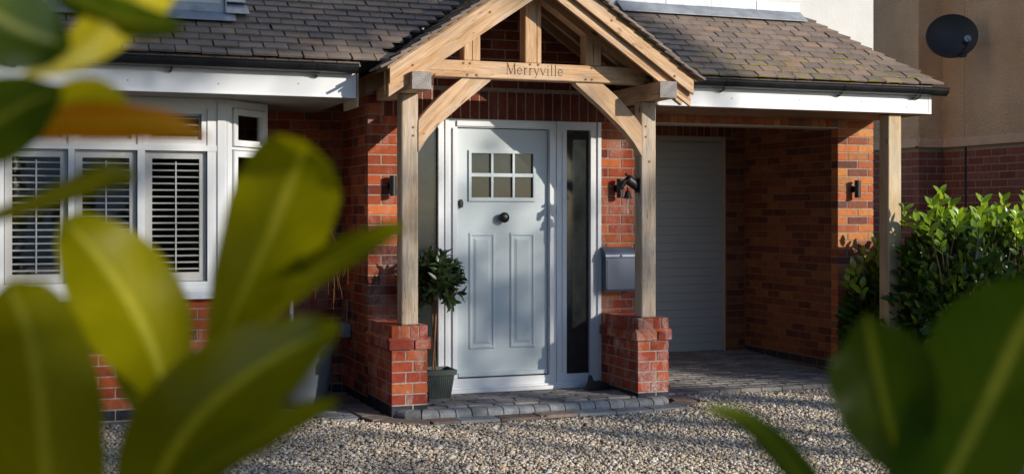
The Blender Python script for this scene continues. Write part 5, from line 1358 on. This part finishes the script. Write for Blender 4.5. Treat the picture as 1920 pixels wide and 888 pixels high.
shade_tree('tall leafy evergreen across the road that shades the door and gravel', (17.0, -24.0, 0), [(-0.15, 0.95, 0.62, 1.05, 0.62), (-1.4, 0.1, 1.9, 1.25, 0.55), (0.65, 0.75, 0.75, 0.75, 0.7), (0.5, -0.9, 2.2, 1.1, 0.27), (-1.7, 0.9, 0.7, 0.6, 0.5)], -24.0, 200, 1.5)
shade_tree('tallest leafy tree across the road that shades the left half of the roof', (13.8, -25.0, 0), [(-3.3, 2.75, 1.9, 0.62, 2.6), (-3.6, 0.5, 1.5, 1.4, 0.45), (-1.7, 3.1, 1.2, 0.6, 2.6), (-3.9, 1.7, 1.2, 0.5, 0.5), (-4.5, -0.8, 1.7, 1.2, 0.45)], -25.0, 200, 1.5)
shade_tree('slim leafy tree across the road that shades the roof beside the porch', (18.5, -24.0, 0), [(0.78, 2.78, 0.46, 0.66, 4.0)], -24.0, 200, 1.5)
shade_tree('broad leafy tree across the road that shades the foot of the laurel hedge', (21.0, -24.5, 0), [(2.85, 0.15, 0.5, 0.92, 2.2), (4.5, 0.15, 0.75, 0.95, 2.2), (3.6, -0.2, 0.55, 0.95, 2.0), (2.9, -1.0, 1.2, 0.8, 0.4)], -24.5, 200, 1.5)
shade_tree('bushy tree added out of view beside the photographer to shade the foreground leaves', (-1.2, -11.8, 0), [(-9.85, -2.1, 0.75, 0.62, 4.0), (-8.2, -2.1, 0.55, 0.5, 3.0)], -11.8, 1500, 0.5)  # unseen tree added to keep sun off the front leaves
def hedge(label, x0, x1, y0, y1, h):  # unseen hedges, added and sized to block low sky light
    t = thing('hedge', label, 'hedge', ((x0+x1)/2, (y0+y1)/2, 0))
    q = MB(); q.box(x0+.1, x1-.1, y0+.1, y1-.1, -0.1, h-0.15); q.build('hedge_mass', M['hedge_core'], t)
    it = []; A = 2*((x1-x0)+(y1-y0))*h
    for _ in range(int(A*28)):
        z = random.uniform(0, h)
        if random.random() < (x1-x0)/((x1-x0)+(y1-y0)): p = Vector((random.uniform(x0, x1), random.choice((y0, y1)), z))
        else: p = Vector((random.choice((x0, x1)), random.uniform(y0, y1), z))
        if random.random() < 0.15: p = Vector((random.uniform(x0, x1), random.uniform(y0, y1), h))
        p += Vector([random.uniform(-.12, .12) for _ in range(3)])
        it.append((sl[0], leaf_mtx(p, Vector((random.gauss(0, 1), random.gauss(0, 1), random.gauss(0, 1))), Vector((random.uniform(-1, 1), random.uniform(-1, 1), 0.7)), random.uniform(1.0, 1.7))))
    join_leaves('foliage', it, t, M['shade_leaf'])
hedge('tall dark hedge added unseen behind the photographer to block low sky, left of the gateway', -13, -3.75, -16.2, -15.2, 7.5)
hedge('tall dark hedge added unseen behind the photographer to block low sky, right of the gateway', -1.9, 0.9, -16.2, -15.2, 7.5)
g = MB(); g.add([(-60, -60, -0.07), (60, -60, -0.07), (60, -17, -0.07), (-60, -17, -0.07)], [(0, 1, 2, 3)]); tag(g.build('road', plain('pale_concrete', (0.42, 0.39, 0.34), 0.9, 0, 2, 0.15)), kind='structure')
hedge('tall dark hedge added unseen down the left side of the front garden to block sky light', -8.6, -7.6, -9.0, 5.0, 9.0)
oh = thing('opposite_house', 'white rendered house with orange tiled roof across the road', 'house', (-1, -34, 0))
q = MB(); q.box(-4, 1.0, -40, -34, -0.1, 3.6); q.build('wall', M['render'], oh)
q = MB(); q.prism([(-34.4, 3.4), (-33.6, 3.6), (-37, 5.8), (-40.4, 3.6), (-40, 3.4)], 'x', -4.4, 1.4); q.build('roof', plain('orange_tile', (0.42, 0.17, 0.07), 0.85, 0, 3, 0.3), oh)
for x in (-3.0, -0.6): 
    q = MB(); q.box(x, x+1.3, -33.99, -33.95, 1.0, 2.3); q.build('window', M['obscure'], oh)
print('objects', len(S.objects))
